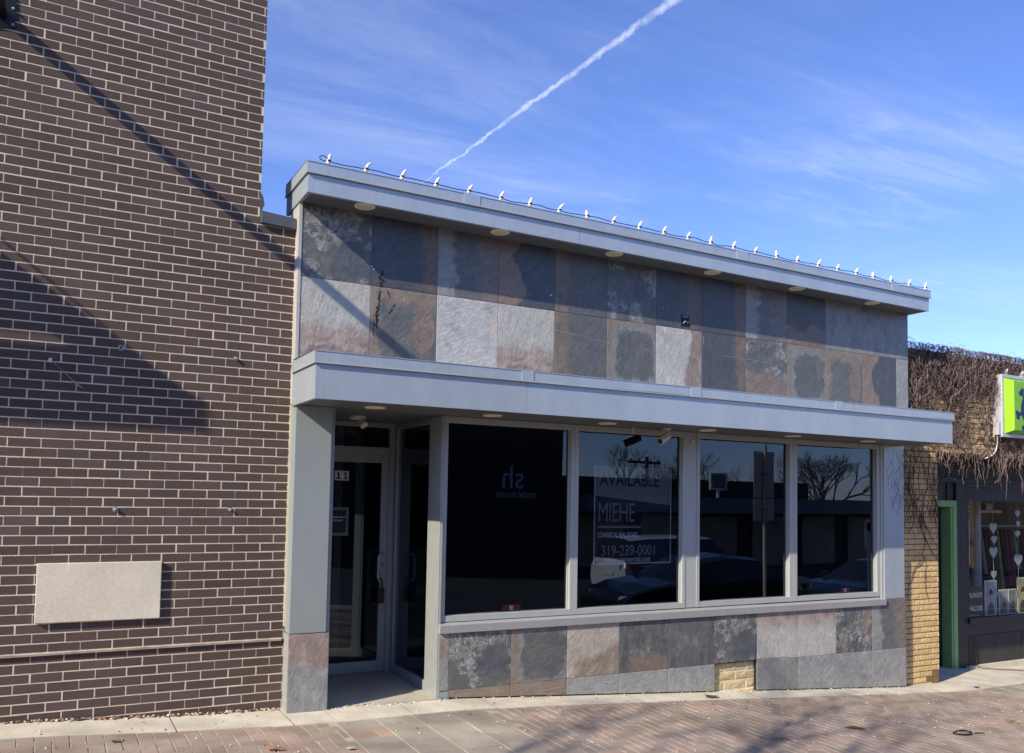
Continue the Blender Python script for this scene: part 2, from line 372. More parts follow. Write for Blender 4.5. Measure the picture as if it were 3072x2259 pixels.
# ------------------------------------------------------------------ bricks
def bricks(mb, x0, x1, z0, z1, Yp, L, H, joint, xref, zref, parity, colf, proud=.0014, m=0, jit=.0015, rock=0, skip=None):
    r0 = int(math.floor((zref-z1)/H)); r1 = int(math.ceil((zref-z0)/H))
    for r in range(r0, r1):
        zt = zref-r*H-joint/2; zb = zref-(r+1)*H+joint/2
        zt = min(zt, z1); zb = max(zb, z0)
        if zt-zb < .012: continue
        off = xref + (0 if (r-parity) % 2 == 0 else L/2)
        k0 = int(math.floor((x0-off)/L)); k1 = int(math.ceil((x1-off)/L))
        for k in range(k0, k1):
            a = max(off+k*L+joint/2+random.gauss(0, jit), x0); b = min(off+(k+1)*L-joint/2+random.gauss(0, jit), x1)
            if b-a < .015: continue
            if skip and skip(a, b, zb, zt): continue
            dz0, dz1 = random.gauss(0, jit*.5), random.gauss(0, jit*.5)
            c = colf(); y = Yp-proud-random.random()*.0008; ch = .0022
            o = [(a,zb+dz0),(b,zb+dz0),(b,zt+dz1),(a,zt+dz1)]; i_ = [(a+ch,zb+dz0+ch),(b-ch,zb+dz0+ch),(b-ch,zt+dz1-ch),(a+ch,zt+dz1-ch)]
            n = len(mb.v); mb.v += [(x, Yp+.002, z) for x, z in o]+[(x, y, z) for x, z in i_]
            if rock:
                nx, nz = 7, 4; base = len(mb.v)
                for j in range(nz):
                    for i in range(nx):
                        e = 0 if (i in (0, nx-1) or j in (0, nz-1)) else 1
                        mb.v.append((a+ch+(b-a-2*ch)*i/(nx-1)+e*random.gauss(0,.004), y-e*abs(random.gauss(rock,rock*.7)), zb+ch+(zt-zb-2*ch)*j/(nz-1)+e*random.gauss(0,.002)))
                for j in range(nz-1):
                    for i in range(nx-1):
                        q = base+j*nx+i; mb.f.append((q,q+1,q+nx+1,q+nx)); mb.m.append(m); mb.c.append(c)
            else:
                mb.f.append((n+4,n+5,n+6,n+7)); mb.m.append(m); mb.c.append(c)
            for q in range(4):
                w = (q+1) % 4; mb.f.append((n+q,n+w,n+4+w,n+4+q)); mb.m.append(m); mb.c.append(c)
def dark_brick_col():
    t = random.random(); b = np.array(lin((84,71,65)))*(1+random.gauss(0,.05))
    if t < .06: b = np.array(lin((82,73,69)))*(1+random.gauss(0,.05))
    elif t < .18: b = np.array(lin((90,77,73)))
    return tuple(np.clip(b, .01, 1))
def yellow_col():
    b = np.array(lin((212,182,130)))*(1+random.gauss(0,.06)); return tuple(np.clip(b, .01, 1))

# =================================================================== SETTING
def sheet(name, xs, ys, zf, m, label=None, kind='structure'):
    v = [(x, y, zf(x, y)) for y in ys for x in xs]; nx = len(xs)
    mb = MB(); mb.v = v
    for j in range(len(ys)-1):
        for i in range(nx-1):
            a = j*nx+i; mb.f.append((a,a+1,a+nx+1,a+nx)); mb.m.append(0); mb.c.append(None)
    o = mb.build(name, m); tag(o, kind=kind)
    return o
xs_all = [-400,-40,-20,-10,-5,-3,-1.5,0,.45,.9,1.3,1.7,2.3,3,4.5,6,7.5,9,9.7,11,12.5,14,20,30,45,70,400]
sheet('ground', xs_all, [-400,-100,-60,-30,-17.6,-5.7,-1,6,30,120,400], lambda x, y: g(x)-.45-(0 if y > -60 else .0), m_earth)
rd = sheet('road', [x for x in xs_all if abs(x) <= 70], [-17.8,-14,-11,-8,-5.75], lambda x, y: g(x, -5.6)-.16, m_asph)
mb = MB()
for i in range(-30, 50, 3):
    mb.hexa([(i,-5.75,g(i,-5.6)-.2),(i+2.99,-5.75,g(i+2.99,-5.6)-.2),(i+2.99,-5.6,g(i+2.99,-5.6)-.2),(i,-5.6,g(i,-5.6)-.2),
             (i,-5.75,g(i,-5.6)-.005),(i+2.99,-5.75,g(i+2.99,-5.6)-.005),(i+2.99,-5.6,g(i+2.99,-5.6)),(i,-5.6,g(i,-5.6))])
tag(mb.build('kerb', m_conc, bevel=.01), kind='structure')
mb = MB()
for i in range(-40, 66, 3):
    mb.hexa([(i,-21,g(i,-5.6)-.3),(i+2.99,-21,g(i+2.99,-5.6)-.3),(i+2.99,-17.8,g(i+2.99,-5.6)-.3),(i,-17.8,g(i,-5.6)-.3),
             (i,-21,g(i,-5.6)-.02),(i+2.99,-21,g(i+2.99,-5.6)-.02),(i+2.99,-17.8,g(i+2.99,-5.6)-.02),(i,-17.8,g(i,-5.6)-.02)])
tag(mb.build('far_pavement', m_asph), kind='structure')
mb = MB()       # parking bay lines on the road
for x in (2.0, 8.0, 14.0, 20.0):
    mb.quad((x,-8.2,g(x,-5.6)-.155),(x+.1,-8.2,g(x+.1,-5.6)-.155),(x+.1,-5.8,g(x+.1,-5.6)-.155),(x,-5.8,g(x,-5.6)-.155))
tag(mb.build('road_marking', m_card), kind='structure')

# concrete strip along the fronts, slab by slab
def edgeY(X): return float(np.interp(X, [-4,0,1,2.1,3.2,4.2,9,9.7,10.2,11.1,16], [-.37,-.40,-.45,-.52,-.47,-.42,-.38,-.42,-.36,-.26,-.2]))
mb = MB(); joints = [-4,-2.4,-.75,.86,1.66,2.6,3.36,4.9,6.4,7.9,9.2,10.3,12,14,16]
random.seed(3)
for a, b in zip(joints[:-1], joints[1:]):
    n = 6
    for i in range(n):
        u0 = a+.004+(b-a-.008)*i/n; u1 = a+.004+(b-a-.008)*(i+1)/n
        yb = .35 if a < 9.7 else 2.0
        if 1.9 < (u0+u1)/2 < 3.05: yb = -.13
        zz = lambda X, Yv: g(X, Yv)+.002
        mb.quad((u0,edgeY(u0)+.003,zz(u0,-.4)),(u1,edgeY(u1)+.003,zz(u1,-.4)),(u1,yb,zz(u1,0)),(u0,yb,zz(u0,0)))
        mb.quad((u0,edgeY(u0)+.003,zz(u0,-.4)-.05),(u1,edgeY(u1)+.003,zz(u1,-.4)-.05),(u1,edgeY(u1)+.003,zz(u1,-.4)),(u0,edgeY(u0)+.003,zz(u0,-.4)))
tag(mb.build('concrete_pavement', m_conc), kind='structure')
sheet('joint_bed', [x for x in xs_all if -5 <= x <= 20], [-5.6,-3,-1.5,-.7,-.3,.3,1.5], lambda x, y: g(x, min(y, 0))-.0042, m_sand)

# clay pavers in a herringbone with two bands of square concrete flags
def inband(x): return 1.955 < x < 3.205
def paver_top(mb, x0, x1, y0, y1, col, dz=0):
    gp = .0028; x0 += gp; x1 -= gp; y0 += gp; y1 -= gp
    if x1-x0 < .01 or y1-y0 < .01: return
    ch = .003; t = random.gauss(0,.0007)+dz
    tx, ty = random.gauss(0,.0007), random.gauss(0,.0007); cx, cy = (x0+x1)/2, (y0+y1)/2
    zf = lambda X, Yv: g(X, Yv)+t+(X-cx)*tx/.1+(Yv-cy)*ty/.1
    o = [(x0,y0),(x1,y0),(x1,y1),(x0,y1)]; i_ = [(x0+ch,y0+ch),(x1-ch,y0+ch),(x1-ch,y1-ch),(x0+ch,y1-ch)]
    n = len(mb.v); mb.v += [(x,y,zf(x,y)-.006) for x, y in o]+[(x,y,zf(x,y)) for x, y in i_]
    mb.f.append((n+4,n+5,n+6,n+7)); mb.m.append(0); mb.c.append(col)
    for q in range(4):
        w = (q+1) % 4; mb.f.append((n+q,n+w,n+4+w,n+4+q)); mb.m.append(0); mb.c.append(col)
def clay():
    t = random.random(); b = lin((156,141,127)) if t < .6 else (lin((159,138,125)) if t < .85 else lin((151,139,127)))
    return tuple(np.array(b)*(1+random.gauss(0,.05)))
def flag(): return tuple(np.array(lin((154,145,132)))*(1+random.gauss(0,.05)))
mb = MB(); CELL = .1
for j in range(0, 52):
    for i in range(-42, 162):
        k = (i+j) % 4
        x = i*CELL; y = -j*CELL
        if k == 0: r = (x, x+2*CELL, y-CELL, y)
        elif k == 2: r = (x, x+CELL, y-2*CELL, y)
        else: continue
        x0, x1, y0, y1 = r; cx = (x0+x1)/2
        lim = edgeY(cx)
        if y0 > lim-.02: continue
        y1 = min(y1, lim)
        if inband(cx): continue
        if cx > 9.95 and y0 > -.9-.0*(cx): continue
        if x0 < 1.955 < x1: x1 = 1.955
        if x0 < 3.205 < x1: x0 = 3.205
        paver_top(mb, x0, x1, y0, y1, clay())
for ii in range(4):
    for j in range(18):
        x0 = 1.955+ii*.3125; y1 = -.50-j*.30+.0; y0 = y1-.30
        if j == 0: y1 = edgeY(x0+.15)
        if j == 1 and ii == 0:
            paver_top(mb, x0, x0+.21, y1-.15, y1, tuple(np.array(lin((160,138,120))))); paver_top(mb, x0+.21, x0+.3125, y1-.15, y1, tuple(np.array(lin((170,144,126)))))
            paver_top(mb, x0, x0+.3125, y0, y1-.15, flag()); continue
        paver_top(mb, x0, x0+.3125, y0, y1, flag(), .0015)
for ii in range(16):
    for j in range(2):
        x0 = 9.95+ii*.33
        if edgeY(x0+.16) < -.9: continue
        y1 = edgeY(x0+.16) if j == 0 else -.55
        paver_top(mb, x0, x0+.33, -.55 if j == 0 else -.9, y1, flag())
tag(mb.build('paving', m_paver), kind='structure')

# =================================================================== LEFT BRICK BUILDING
random.seed(5)
bb = thing('brick_building', 'tall dark brown brick building with pale mortar joints, blank wall', 'building', (-1.2, 0, g(-1.2)))
mb = MB(); XW, XL, ZT, ZL = 1.392, 1.682, 6.2, 2.125
colf = dark_brick_col
for (x0, x1, z0, z1) in ((-4.2, XW, -1.95, ZT), (XW, XL, -1.95, ZL)): pass
def skipb(a, b, zb, zt):
    if (zb+zt)/2 < g((a+b)/2, 0)-.03: return True
    return False
bricks(mb, -4.2, XW, ZL+.046, ZT, 0, .2032, .06773, .0062, 1.4755, 1.7016, 29, colf, skip=skipb)
bricks(mb, -4.2, XL, -1.95, ZL+.046-.0, 0, .2032, .06773, .0062, 1.4755, 1.7016, 29, colf, skip=skipb)
# mortar body of the wall
mb.quad((-4.2,0,-2.0),(XL,0,-2.0),(XL,0,ZL+.03),(-4.2,0,ZL+.03), 1)
mb.quad((-4.2,0,ZL+.03),(XW,0,ZL+.03),(XW,0,ZT),(-4.2,0,ZT), 1)
mb.quad((XW,0,ZL+.03),(XW,9,ZL+.03),(XW,9,ZT),(XW,0,ZT), 2)
mb.quad((-4.2,0,ZT),(XW,0,ZT),(XW,9,ZT),(-4.2,9,ZT), 2)
mb.quad((-4.2,9,-2.0),(-4.2,0,-2.0),(-4.2,0,ZT),(-4.2,9,ZT), 2)
mb.quad((XW,0,ZL+.03),(XL,0,ZL+.03),(XL,.25,ZL+.03),(XW,.25,ZL+.03), 1)
m_side, nt = nodes('side_brickwork')
o_ = N(nt,'ShaderNodeOutputMaterial'); p_ = N(nt,'ShaderNodeBsdfPrincipled'); nt.links.new(p_.outputs[0], o_.inputs[0]); p_.inputs['Roughness'].default_value = .85
t_ = N(nt,'ShaderNodeTexCoord'); sp = N(nt,'ShaderNodeSeparateXYZ'); cb = N(nt,'ShaderNodeCombineXYZ'); ad = N(nt,'ShaderNodeMath',operation='ADD')
nt.links.new(t_.outputs['Object'], sp.inputs[0]); nt.links.new(sp.outputs[0], ad.inputs[0]); nt.links.new(sp.outputs[1], ad.inputs[1]); nt.links.new(ad.outputs[0], cb.inputs[0]); nt.links.new(sp.outputs[2], cb.inputs[1])
bk = N(nt,'ShaderNodeTexBrick'); nt.links.new(cb.outputs[0], bk.inputs[0]); bk.inputs['Scale'].default_value = 1; bk.inputs['Brick Width'].default_value = .2032; bk.inputs['Row Height'].default_value = .06773; bk.inputs['Mortar Size'].default_value = .005
bk.inputs['Color1'].default_value = (*lin((98,84,81)),1); bk.inputs['Color2'].default_value = (*lin((90,84,82)),1); bk.inputs['Mortar'].default_value = (*lin((205,194,178)),1)
nt.links.new(bk.outputs[0], p_.inputs['Base Color'])
mb.build('wall', [m_brick, m_mortar, m_side], bb)
mb = MB(); mb.hexa([(XW+.004,-.035,2.118),(1.672,-.035,2.104),(1.672,.30,2.104),(XW+.004,.30,2.118),(XW+.004,-.03,2.215),(1.672,-.03,2.196),(1.672,.30,2.196),(XW+.004,.30,2.215)])
mb.build('parapet_cap', m_capd, bb, bevel=.004)
mb = MB(); mb.prism([(XW-.004,2.14),(XW+.012,2.14),(XW+.016,2.24),(XW+.030,2.27),(XW+.018,2.33),(XW+.004,2.36),(XW-.004,2.33)], -.006, .02)
mb.build('corner_flashing', m_capd, bb)
mb = MB()
for a, b in ((-4.2,-.24),(-.238,.30),(.302,.90),(.902,1.664)):
    mb.hexa([(a,-.022,-1.158),(b,-.022,-1.158),(b,.0,-1.158),(a,.0,-1.158),(a,-.026,-1.142),(b,-.026,-1.142),(b,.0,-1.136),(a,.0,-1.136)])
mb.build('ledge_strip', mat('weathered_strip', lin((176,166,148)), .7, .1, var=.35, vs=14), bb, bevel=.001)
mb = MB(); random.seed(9)
for i in range(70):      # ragged caulk bead where the wall meets the shop front
    z = -1.05+i*.046; w = random.uniform(.004,.012)
    mb.hexa([(XL-w,-.006,z),(XL+.012,-.006,z),(XL+.012,.01,z),(XL-w,.01,z),(XL-random.uniform(.004,.012),-.006,z+.046),(XL+.012,-.006,z+.046),(XL+.012,.01,z+.046),(XL-.008,.01,z+.046)])
mb.build('caulk_bead', m_mortar, bb)
mb = MB(); mb.hexa([(-.036,-.032,-.934),(.768,-.032,-.936),(.768,.05,-.936),(-.036,.05,-.934),(-.036,-.032,-.523),(.768,-.032,-.522),(.768,.05,-.522),(-.036,.05,-.523)])
tag(mb.build('stone_panel', m_lime, bevel=.004), 'blank pale limestone panel set in the dark brick wall', 'stone panel')

def bolt(x, z, r, L, label, cone=False):
    t = thing('anchor_bolt', label, 'bolt', (x, 0, z), 'anchor bolts in the brick wall')
    mb = MB(); mb.lathe([(r*1.5,0),(r*1.5,.004),(r*.9,.005),(r*.9,L*.6)], (x,0,z), 'y', 16); mb.build('washer', m_steel, t, True)
    mb = MB(); mb.lathe([(r*.95,L*.55),(r*1.0,L*.7),(r*.95,L),(r*.5,L+.003)], (x,0,z), 'y', 6 if not cone else 14); mb.build('bolt_head', m_steel, t)
    return t
bolt(.442,-.146,.014,.022,'steel bolt in dark brick above the limestone panel')
bolt(1.243,-.140,.012,.020,'steel bolt in dark brick level with the limestone top, nearer the grey pilaster')
bolt(1.244,1.026,.012,.024,'steel bolt high on dark brick just left of the lower canopy end', True)
t = thing('wall_plug', 'round grey cap screwed flat on the brick wall', 'wall cap', (.435,0,1.031))
mb = MB(); mb.lathe([(.022,0),(.022,.005),(.016,.008),(.013,.006)], (.435,0,1.031), 'y', 20); mb.build('cap', m_steel, t, True)
mb = MB(); mb.lathe([(.008,.0065),(.007,.009)], (.435,0,1.031), 'y', 6); mb.build('screw', m_black, t)
t = thing('wire_anchor', 'white anchor block with a loose twisted wire hanging on brick', 'wire', (-.016,0,.899))
mb = MB(); mb.hexa([(-.028,-.024,.886),(-.008,-.024,.880),(-.006,0,.880),(-.026,0,.886),(-.024,-.022,.912),(-.004,-.022,.910),(-.004,0,.910),(-.024,0,.912)]); mb.build('block', m_white, t, bevel=.002)
mb = MB(); P = [(-.008,-.012,.89),(.03,-.02,.862),(.075,-.016,.82),(.12,-.018,.775),(.15,-.014,.742),(.175,-.016,.73),(.20,-.012,.712)]
mb.tube(P, [.0025,.0022,.0022,.003,.006,.007,.002], 6); mb.tube([(.13,-.02,.765),(.15,-.022,.757),(.165,-.012,.735),(.16,-.02,.725)], .003, 5); mb.build('wire', m_steel, t, True)

# bracket with its arm, and the awning that stands further left on the same wall
t = thing('wall_bracket', 'black steel bracket plate bolted high on the dark brick wall', 'bracket', (-.42,0,3.2))
mb = MB(); mb.hexa([(-.51,-.012,3.176),(-.33,-.012,3.203),(-.33,0,3.203),(-.51,0,3.176),(-.51,-.012,3.43),(-.33,-.012,3.425),(-.33,0,3.425),(-.51,0,3.43)]); mb.build('plate', m_black, t, bevel=.002)
mb = MB(); mb.box(-.447,-.385,-1.36,-.012,3.265,3.325); mb.build('arm', m_black, t, bevel=.004)
for x, z in ((-.343,3.342),(-.343,3.226),(-.497,3.342),(-.497,3.226)):
    mb = MB(); mb.lathe([(.010,.012),(.010,.022),(.006,.024),(.006,.030)], (x,0,z), 'y', 8); mb.build('bolt', m_steel, t, True)
t = thing('awning', 'flat dark metal awning on tie rods over the brick wall', 'awning', (-4.2,0,2.68))
XE = -2.16
mb = MB(); mb.box(-7.5,XE,-.955,-.0,2.87,2.90); mb.box(-2.55,XE,-1.0,-.955,2.87,2.90); mb.build('deck', m_capd, t)
mb = MB(); mb.box(-7.5,XE,-1.18,-1.005,2.87,2.90); mb.build('deck', m_capd, t)
mb = MB(); mb.box(-7.5,XE,-1.21,-1.18,2.71,2.93); mb.build('fascia', m_capd, t)
mb = MB(); mb.tube([(XE-.04,-.01,3.20),(XE-.04,-1.19,2.88)], .009, 8); mb.build('tie_rod', m_capd, t)
# roughness of the foot of the wall: grit and blown leaf scraps
mb = MB(); random.seed(21)
def scrap(mb, x, y, s, z0=0, m=0):
    a = random.uniform(0, 6.28); ca, sa = math.cos(a)*s, math.sin(a)*s; h = random.uniform(.001,.012)
    z = g(x, y)+.004+z0
    mb.hexa([(x-ca,y-sa,z),(x+sa*.5,y-ca*.5,z),(x+ca,y+sa,z),(x-sa*.5,y+ca*.5,z),(x-ca*.8,y-sa*.8,z+h*.3),(x+sa*.4,y-ca*.4,z+h),(x+ca*.8,y+sa*.8,z+h*.5),(x-sa*.4,y+ca*.4,z+h)], m)
for i in range(800):
    x = random.uniform(-.6,1.66); dens = 1 if x > .9 or .08 < x < .45 else .45
    if random.random() > dens: continue
    y = -abs(random.gauss(0,.022))-.002; scrap(mb, x, y, random.uniform(.004,.02), 0, random.choice((0,0,1,2)))
for i in range(160):
    x = random.uniform(3.0,9.8); scrap(mb, x, (-.10 if x < 9.05 else 0)-abs(random.gauss(0,.012))-.004, random.uniform(.003,.012), 0, random.choice((0,2,2,1)))
for i in range(130):
    x = random.uniform(2.0,3.0); scrap(mb, x, -.135+.04*math.sin(x*9)+random.gauss(0,.018), random.uniform(.003,.012), 0, random.choice((2,2,0)))
for i in range(480):
    x = random.uniform(0,11); scrap(mb, x, random.uniform(-1.9,-.12), random.uniform(.003,.011), 0, random.choice((0,1,2,2)))
tag(mb.build('litter', [m_twig, m_leaf, m_lime]), 'grit and leaf scraps blown against the wall foot', 'litter', kind='stuff')

# =================================================================== THE SHOP
sh = thing('shop_building', 'low empty shop clad in slate tiles with two silver canopies', 'shop', (5.3, -.1, g(5.3)))
SF = .9853; YF = -.10
uj = [v*SF for v in (1.709,2.319,2.923,3.527,4.125,4.721,5.32,5.92,6.53,7.138,7.743,8.362,8.962,9.181)]
row1 = ['A','B','C','D','NB','A','NR','B','C','I','Q','Q','Q']; sd1 = [3,4,5,6,7,8,9,10,11,12,13,14,15]
row2 = ['F','GR','E','F','NB','G','H','B','AR','G','GR','D','L']; sd2 = [1,22,23,1,25,26,27,28,29,30,31,32,33]
ZS = 1.72
T = []
for i in range(13):
    pu = (0,1) if i < 12 else (0,.36)
    T.append((uj[i], uj[i+1], ZS, 2.315, row1[i], sd1[i], (*pu,0,1)))
    T.append((uj[i], uj[i+1], ZS-.69, ZS, row2[i], sd2[i], (*pu,-.15,1)))
slate_mesh('upper_cladding', T, YF, sh)
mb = MB(); mb.box(1.690,9.040,YF+.010,.16,.95,2.5)      # wall core behind the tiles
mb.build('parapet_wall', m_darkgap, sh)
mb = MB(); mb.box(1.676,1.6835,YF-.003,.17,.70,2.33); mb.box(1.676,1.700,YF-.005,YF-.002,.70,2.33); mb.build('edge_trim', mat('scuffed_trim', lin((190,186,180)), .5, .2, var=.2, vs=8, stretch=(1,1,.3)), sh)
# marks left by the removed sign, as small things set on the tiles
mb = MB(); random.seed(31)
def blob(mb, x, z, w, h, y=YF-.0025, n=9, m=0):
    pts = []
    for k in range(n):
        a = 2*math.pi*k/n; r = random.uniform(.6,1.15); pts.append((x+math.cos(a)*w*r, z+math.sin(a)*h*r))
    mb.prism(pts, y, YF+.003, m)
def streak(x, z0, z1, w, slant=0.):
    n = max(4, int((z0-z1)/.012)); lf, rt_ = [], []
    for k in range(n+1):
        t_ = k/n; z = z0+(z1-z0)*t_; ww = w*(math.sin(math.pi*min(max(t_,.06),.94))**.5)*random.uniform(.25,1.1); c = x+slant*t_+random.gauss(0,w*.25)
        lf.append((c-ww/2, z)); rt_.append((c+ww/2, z))
    for k in range(n):
        pass
    mb = MB(); 
    for k in range(n): mb.quad((lf[k+1][0],YF-.0028,lf[k+1][1]),(rt_[k+1][0],YF-.0028,rt_[k+1][1]),(rt_[k][0],YF-.0028,rt_[k][1]),(lf[k][0],YF-.0028,lf[k][1]))
    mb.build('adhesive_mark', m_ink, sh)
for a in ((2.378,1.865,1.72,.046,-.012),(2.362,1.69,1.41,.022,-.02),(2.335,1.52,1.36,.018,.01),(2.50,1.60,1.50,.014,-.05),(2.318,1.45,1.30,.010,.0),(2.43,1.70,1.64,.012,.02)): streak(*a)
mb = MB()
for x, z, w in ((4.02,1.865,.012),(2.285,1.88,.010),(2.305,1.86,.008),(4.0,1.525,.010),(4.0,1.38,.006),(7.02,1.90,.009),(7.6,1.40,.008),(5.33,1.90,.006)):
    mb = MB(); blob(mb, x, z, w, w); mb.build('chip_mark', m_chip, sh)
for (xa, za, xb, zb) in ((3.98,1.545,4.72,1.485),(5.10,1.46,5.42,1.455),(6.1,1.50,6.95,1.478),(4.005,1.49,4.0,1.24),(5.85,1.67,5.856,1.58)):
    P = [(xa+(xb-xa)*t+random.gauss(0,.004), YF-.0005, za+(zb-za)*t+random.gauss(0,.005)) for t in np.linspace(0,1,14)]
    mb = MB(); mb.tube(P, .0011, 4); mb.build('scratch_mark', m_chip, sh)
mb = MB(); mb.box(5.555,5.665,YF-.002,YF+.01,1.745,1.865); mb.build('junction_opening', m_ink, sh)
mb = MB(); mb.tube([(5.58,YF-.006,1.775),(5.60,YF-.012,1.80),(5.63,YF-.008,1.785),(5.65,YF-.005,1.80)], .007, 6); mb.box(5.575,5.645,YF-.006,YF-.002,1.842,1.852); mb.build('cut_wire', m_steel, sh)

def skewbox(mb, x0, x1, y0, y1, zf0, zf1, m=0):
    mb.hexa([(x0,y0,zf0(x0)),(x1,y0,zf0(x1)),(x1,y1,zf0(x1)),(x0,y1,zf0(x0)),(x0,y0,zf1(x0)),(x1,y0,zf1(x1)),(x1,y1,zf1(x1)),(x0,y1,zf1(x0))], m)
def strip(mb, x0, x1, y0, y1, zf0, zf1, n=60, amp=.0, seed=0):
    """long thin sheet-metal band with a faint oil-canning of its lower edge and face"""
    xs = np.linspace(x0, x1, n+1); dv = fbm(xs*1.7, xs*0+seed, seed, 3)*amp
    for i in range(n):
        a, b = xs[i], xs[i+1]; da, db = dv[i], dv[i+1]
        mb.quad((a,y0+da,zf0(a)),(b,y0+db,zf0(b)),(b,y0+db*.2,zf1(b)),(a,y0+da*.2,zf1(a)))
        mb.quad((a,y1,zf0(a)),(b,y1,zf0(b)),(b,y0+db,zf0(b)),(a,y0+da,zf0(a)))
        mb.quad((a,y0+da*.2,zf1(a)),(b,y0+db*.2,zf1(b)),(b,y1,zf1(b)),(a,y1,zf1(a)))
    mb.quad((x0,y1,zf0(x0)),(x0,y0+dv[0],zf0(x0)),(x0,y0+dv[0]*.2,zf1(x0)),(x0,y1,zf1(x0)))
    mb.quad((x1,y0+dv[-1],zf0(x1)),(x1,y1,zf0(x1)),(x1,y1,zf1(x1)),(x1,y0+dv[-1]*.2,zf1(x1)))
def canopy(name, x0, x1, yf, yb, top, bot, drip, splices, seams, soffit_back):
    part = MB()
    # fascia in panels with hairline joints
    xs = [x0+.012]+seams+[x1-.012]
    for a, b in zip(xs[:-1], xs[1:]):
        strip(part, a+.0015, b-.0015, yf+.016, yf+.05, bot, lambda X: drip(X)+.02, 30, .004, int(a*10))
    # returns
    for xx, s in ((x0+.012, 1), (x1-.012, -1)):
        skewbox(part, min(xx, xx+s*.03), max(xx, xx+s*.03), yf+.05, yb, bot, lambda X: drip(X)+.02)
    p = part.build(name, m_alu, sh)
    mb = MB(); 
    strip(mb, x0, x1, yf, yf+.06, lambda X: drip(X)-.0+.004*math.sin(X*2.3)*math.sin(X*.9), lambda X: top(X)-.004, 80, .003, 5)
    skewbox(mb, x0, x0+.02, yf+.06, yb, drip, lambda X: top(X)-.004)
    skewbox(mb, x1-.02, x1, yf+.06, yb, drip, lambda X: top(X)-.004)
    mb.quad((x0-.003,yf-.004,top(x0)-.003),(x1+.003,yf-.004,top(x1)-.003),(x1+.003,yb,top(x1)+.01),(x0-.003,yb,top(x0)+.01))
    mb.quad((x0-.003,yf-.004,top(x0)-.008),(x1+.003,yf-.004,top(x1)-.008),(x1+.003,yf-.004,top(x1)-.003),(x0-.003,yf-.004,top(x0)-.003))
    c = mb.build('cap', m_alu, p)
    mb = MB()       # bright hem of the drip edge
    skewbox(mb, x0-.001, x1+.001, yf-.006, yf+.012, lambda X: drip(X)-.010, lambda X: drip(X)-.001)
    skewbox(mb, x0-.005, x0+.011, yf+.012, yb, lambda X: drip(X)-.010, lambda X: drip(X)-.001)
    mb.build('drip_edge', m_frame, p)
    for a, b in splices:
        mb = MB(); skewbox(mb, a, b, yf-.005, yf+.005, lambda X: drip(X)-.012, lambda X: top(X)-.001); mb.build('splice_plate', m_alu, p)
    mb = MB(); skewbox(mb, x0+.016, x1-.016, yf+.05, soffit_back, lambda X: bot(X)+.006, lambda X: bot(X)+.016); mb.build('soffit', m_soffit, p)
    return p
ctop = lambda X: 2.552-(X-1.65)*.0051
cbot = lambda X: 2.309-(X-1.65)*.0051
cdrip = lambda X: ctop(X)-.086
cornice = canopy('cornice', 1.652, 9.072, -.39, .29, ctop, cbot, cdrip, [(2.98,3.13),(6.03,6.18),(8.38,8.52)], [4.15,6.42,8.62], -.085)
ktop = lambda X: 1.031; kbot = lambda X: .680; kdrip = lambda X: .946
low = canopy('canopy', 1.655, 8.94, -.76, -.092, ktop, kbot, kdrip, [(3.36,3.47),(5.13,5.25),(7.02,7.13)], [3.42,5.95,8.28], -.05)
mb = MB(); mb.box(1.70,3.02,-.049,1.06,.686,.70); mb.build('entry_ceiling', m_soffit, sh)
for xx in (2.95, 3.9, 4.9, 5.95, 6.9, 7.9):
    pass
# pilasters
pl = MB(); pl.box(1.687,1.977,-.15,-.002,-1.092,.684); pil = pl.build('pilaster', m_alu2, sh, bevel=.003)
mb = MB(); mb.box(1.979,2.012,-.118,.99,-1.70,.684); mb.build('jamb_panel', m_alu2, pil)
mb = MB(); mb.box(1.684,1.9985,-.150,-.002,-1.705,-1.098); mb.build('base_core', m_sill, pil)
slate_mesh('base_tile', [(1.682,2.001,-1.703,-1.094,'P',51,(0,.52,0,1))], -.165, pil)
pr2 = MB(); pr2.box(8.600,8.952,-.100,-.012,-1.112,.684); pil2 = pr2.build('pilaster', m_alu, sh, bevel=.003)
# base wall tiles
lj = [v*SF for v in (3.012,3.111,3.721,4.315,4.911,5.505,6.104,6.699,7.305,7.906,8.506,9.108)]
kl1 = ['P','A','G','HB','KR','K','A','F-','F-','AS','C']; sl1 = [52,61,62,63,64,65,3,1,1,70,5]
kl2 = [None,'W','W','L','L','L',None,'Q','L','L','L']; sl2 = [0,72,73,74,75,76,0,78,79,80,81]
split = lambda X: np.interp(X, [2.9,7.0,7.1,9.0], [-1.655,-1.660,-1.680,-1.690])
T = []
for i in range(11):
    pu = (0,1) if i else (.3,.46)
    top = -1.115
    if i == 0: T.append((lj[0], lj[1], lambda X: -1.655, lambda X: top, kl1[0], sl1[0], (*pu,0,1))); continue
    T.append((lj[i], lj[i+1], lambda X: split(X)+.0016, lambda X: top, kl1[i], sl1[i], (0,1,0,1)))
    if kl2[i]: T.append((lj[i], lj[i+1], lambda X: g(X, -.1)+.012, lambda X: split(X)-.0016, kl2[i], sl2[i], (0,1,.2,.9)))
base = slate_mesh('base_cladding', T, YF, sh)
mb = MB(); mb.box(2.972,lj[6],YF+.010,-.045,-2.3,-1.112); mb.box(lj[7],8.972,YF+.010,-.045,-2.4,-1.112); mb.box(lj[6],lj[7],YF+.010,-.045,-1.665,-1.112); mb.build('base_core', m_darkgap, base)
mb = MB(); mb.box(lj[0]+.002,lj[1]-.002,YF-.002,YF+.008,-1.735,-1.662); mb.build('base_plate', m_alu2, base)
mb = MB(); random.seed(12)
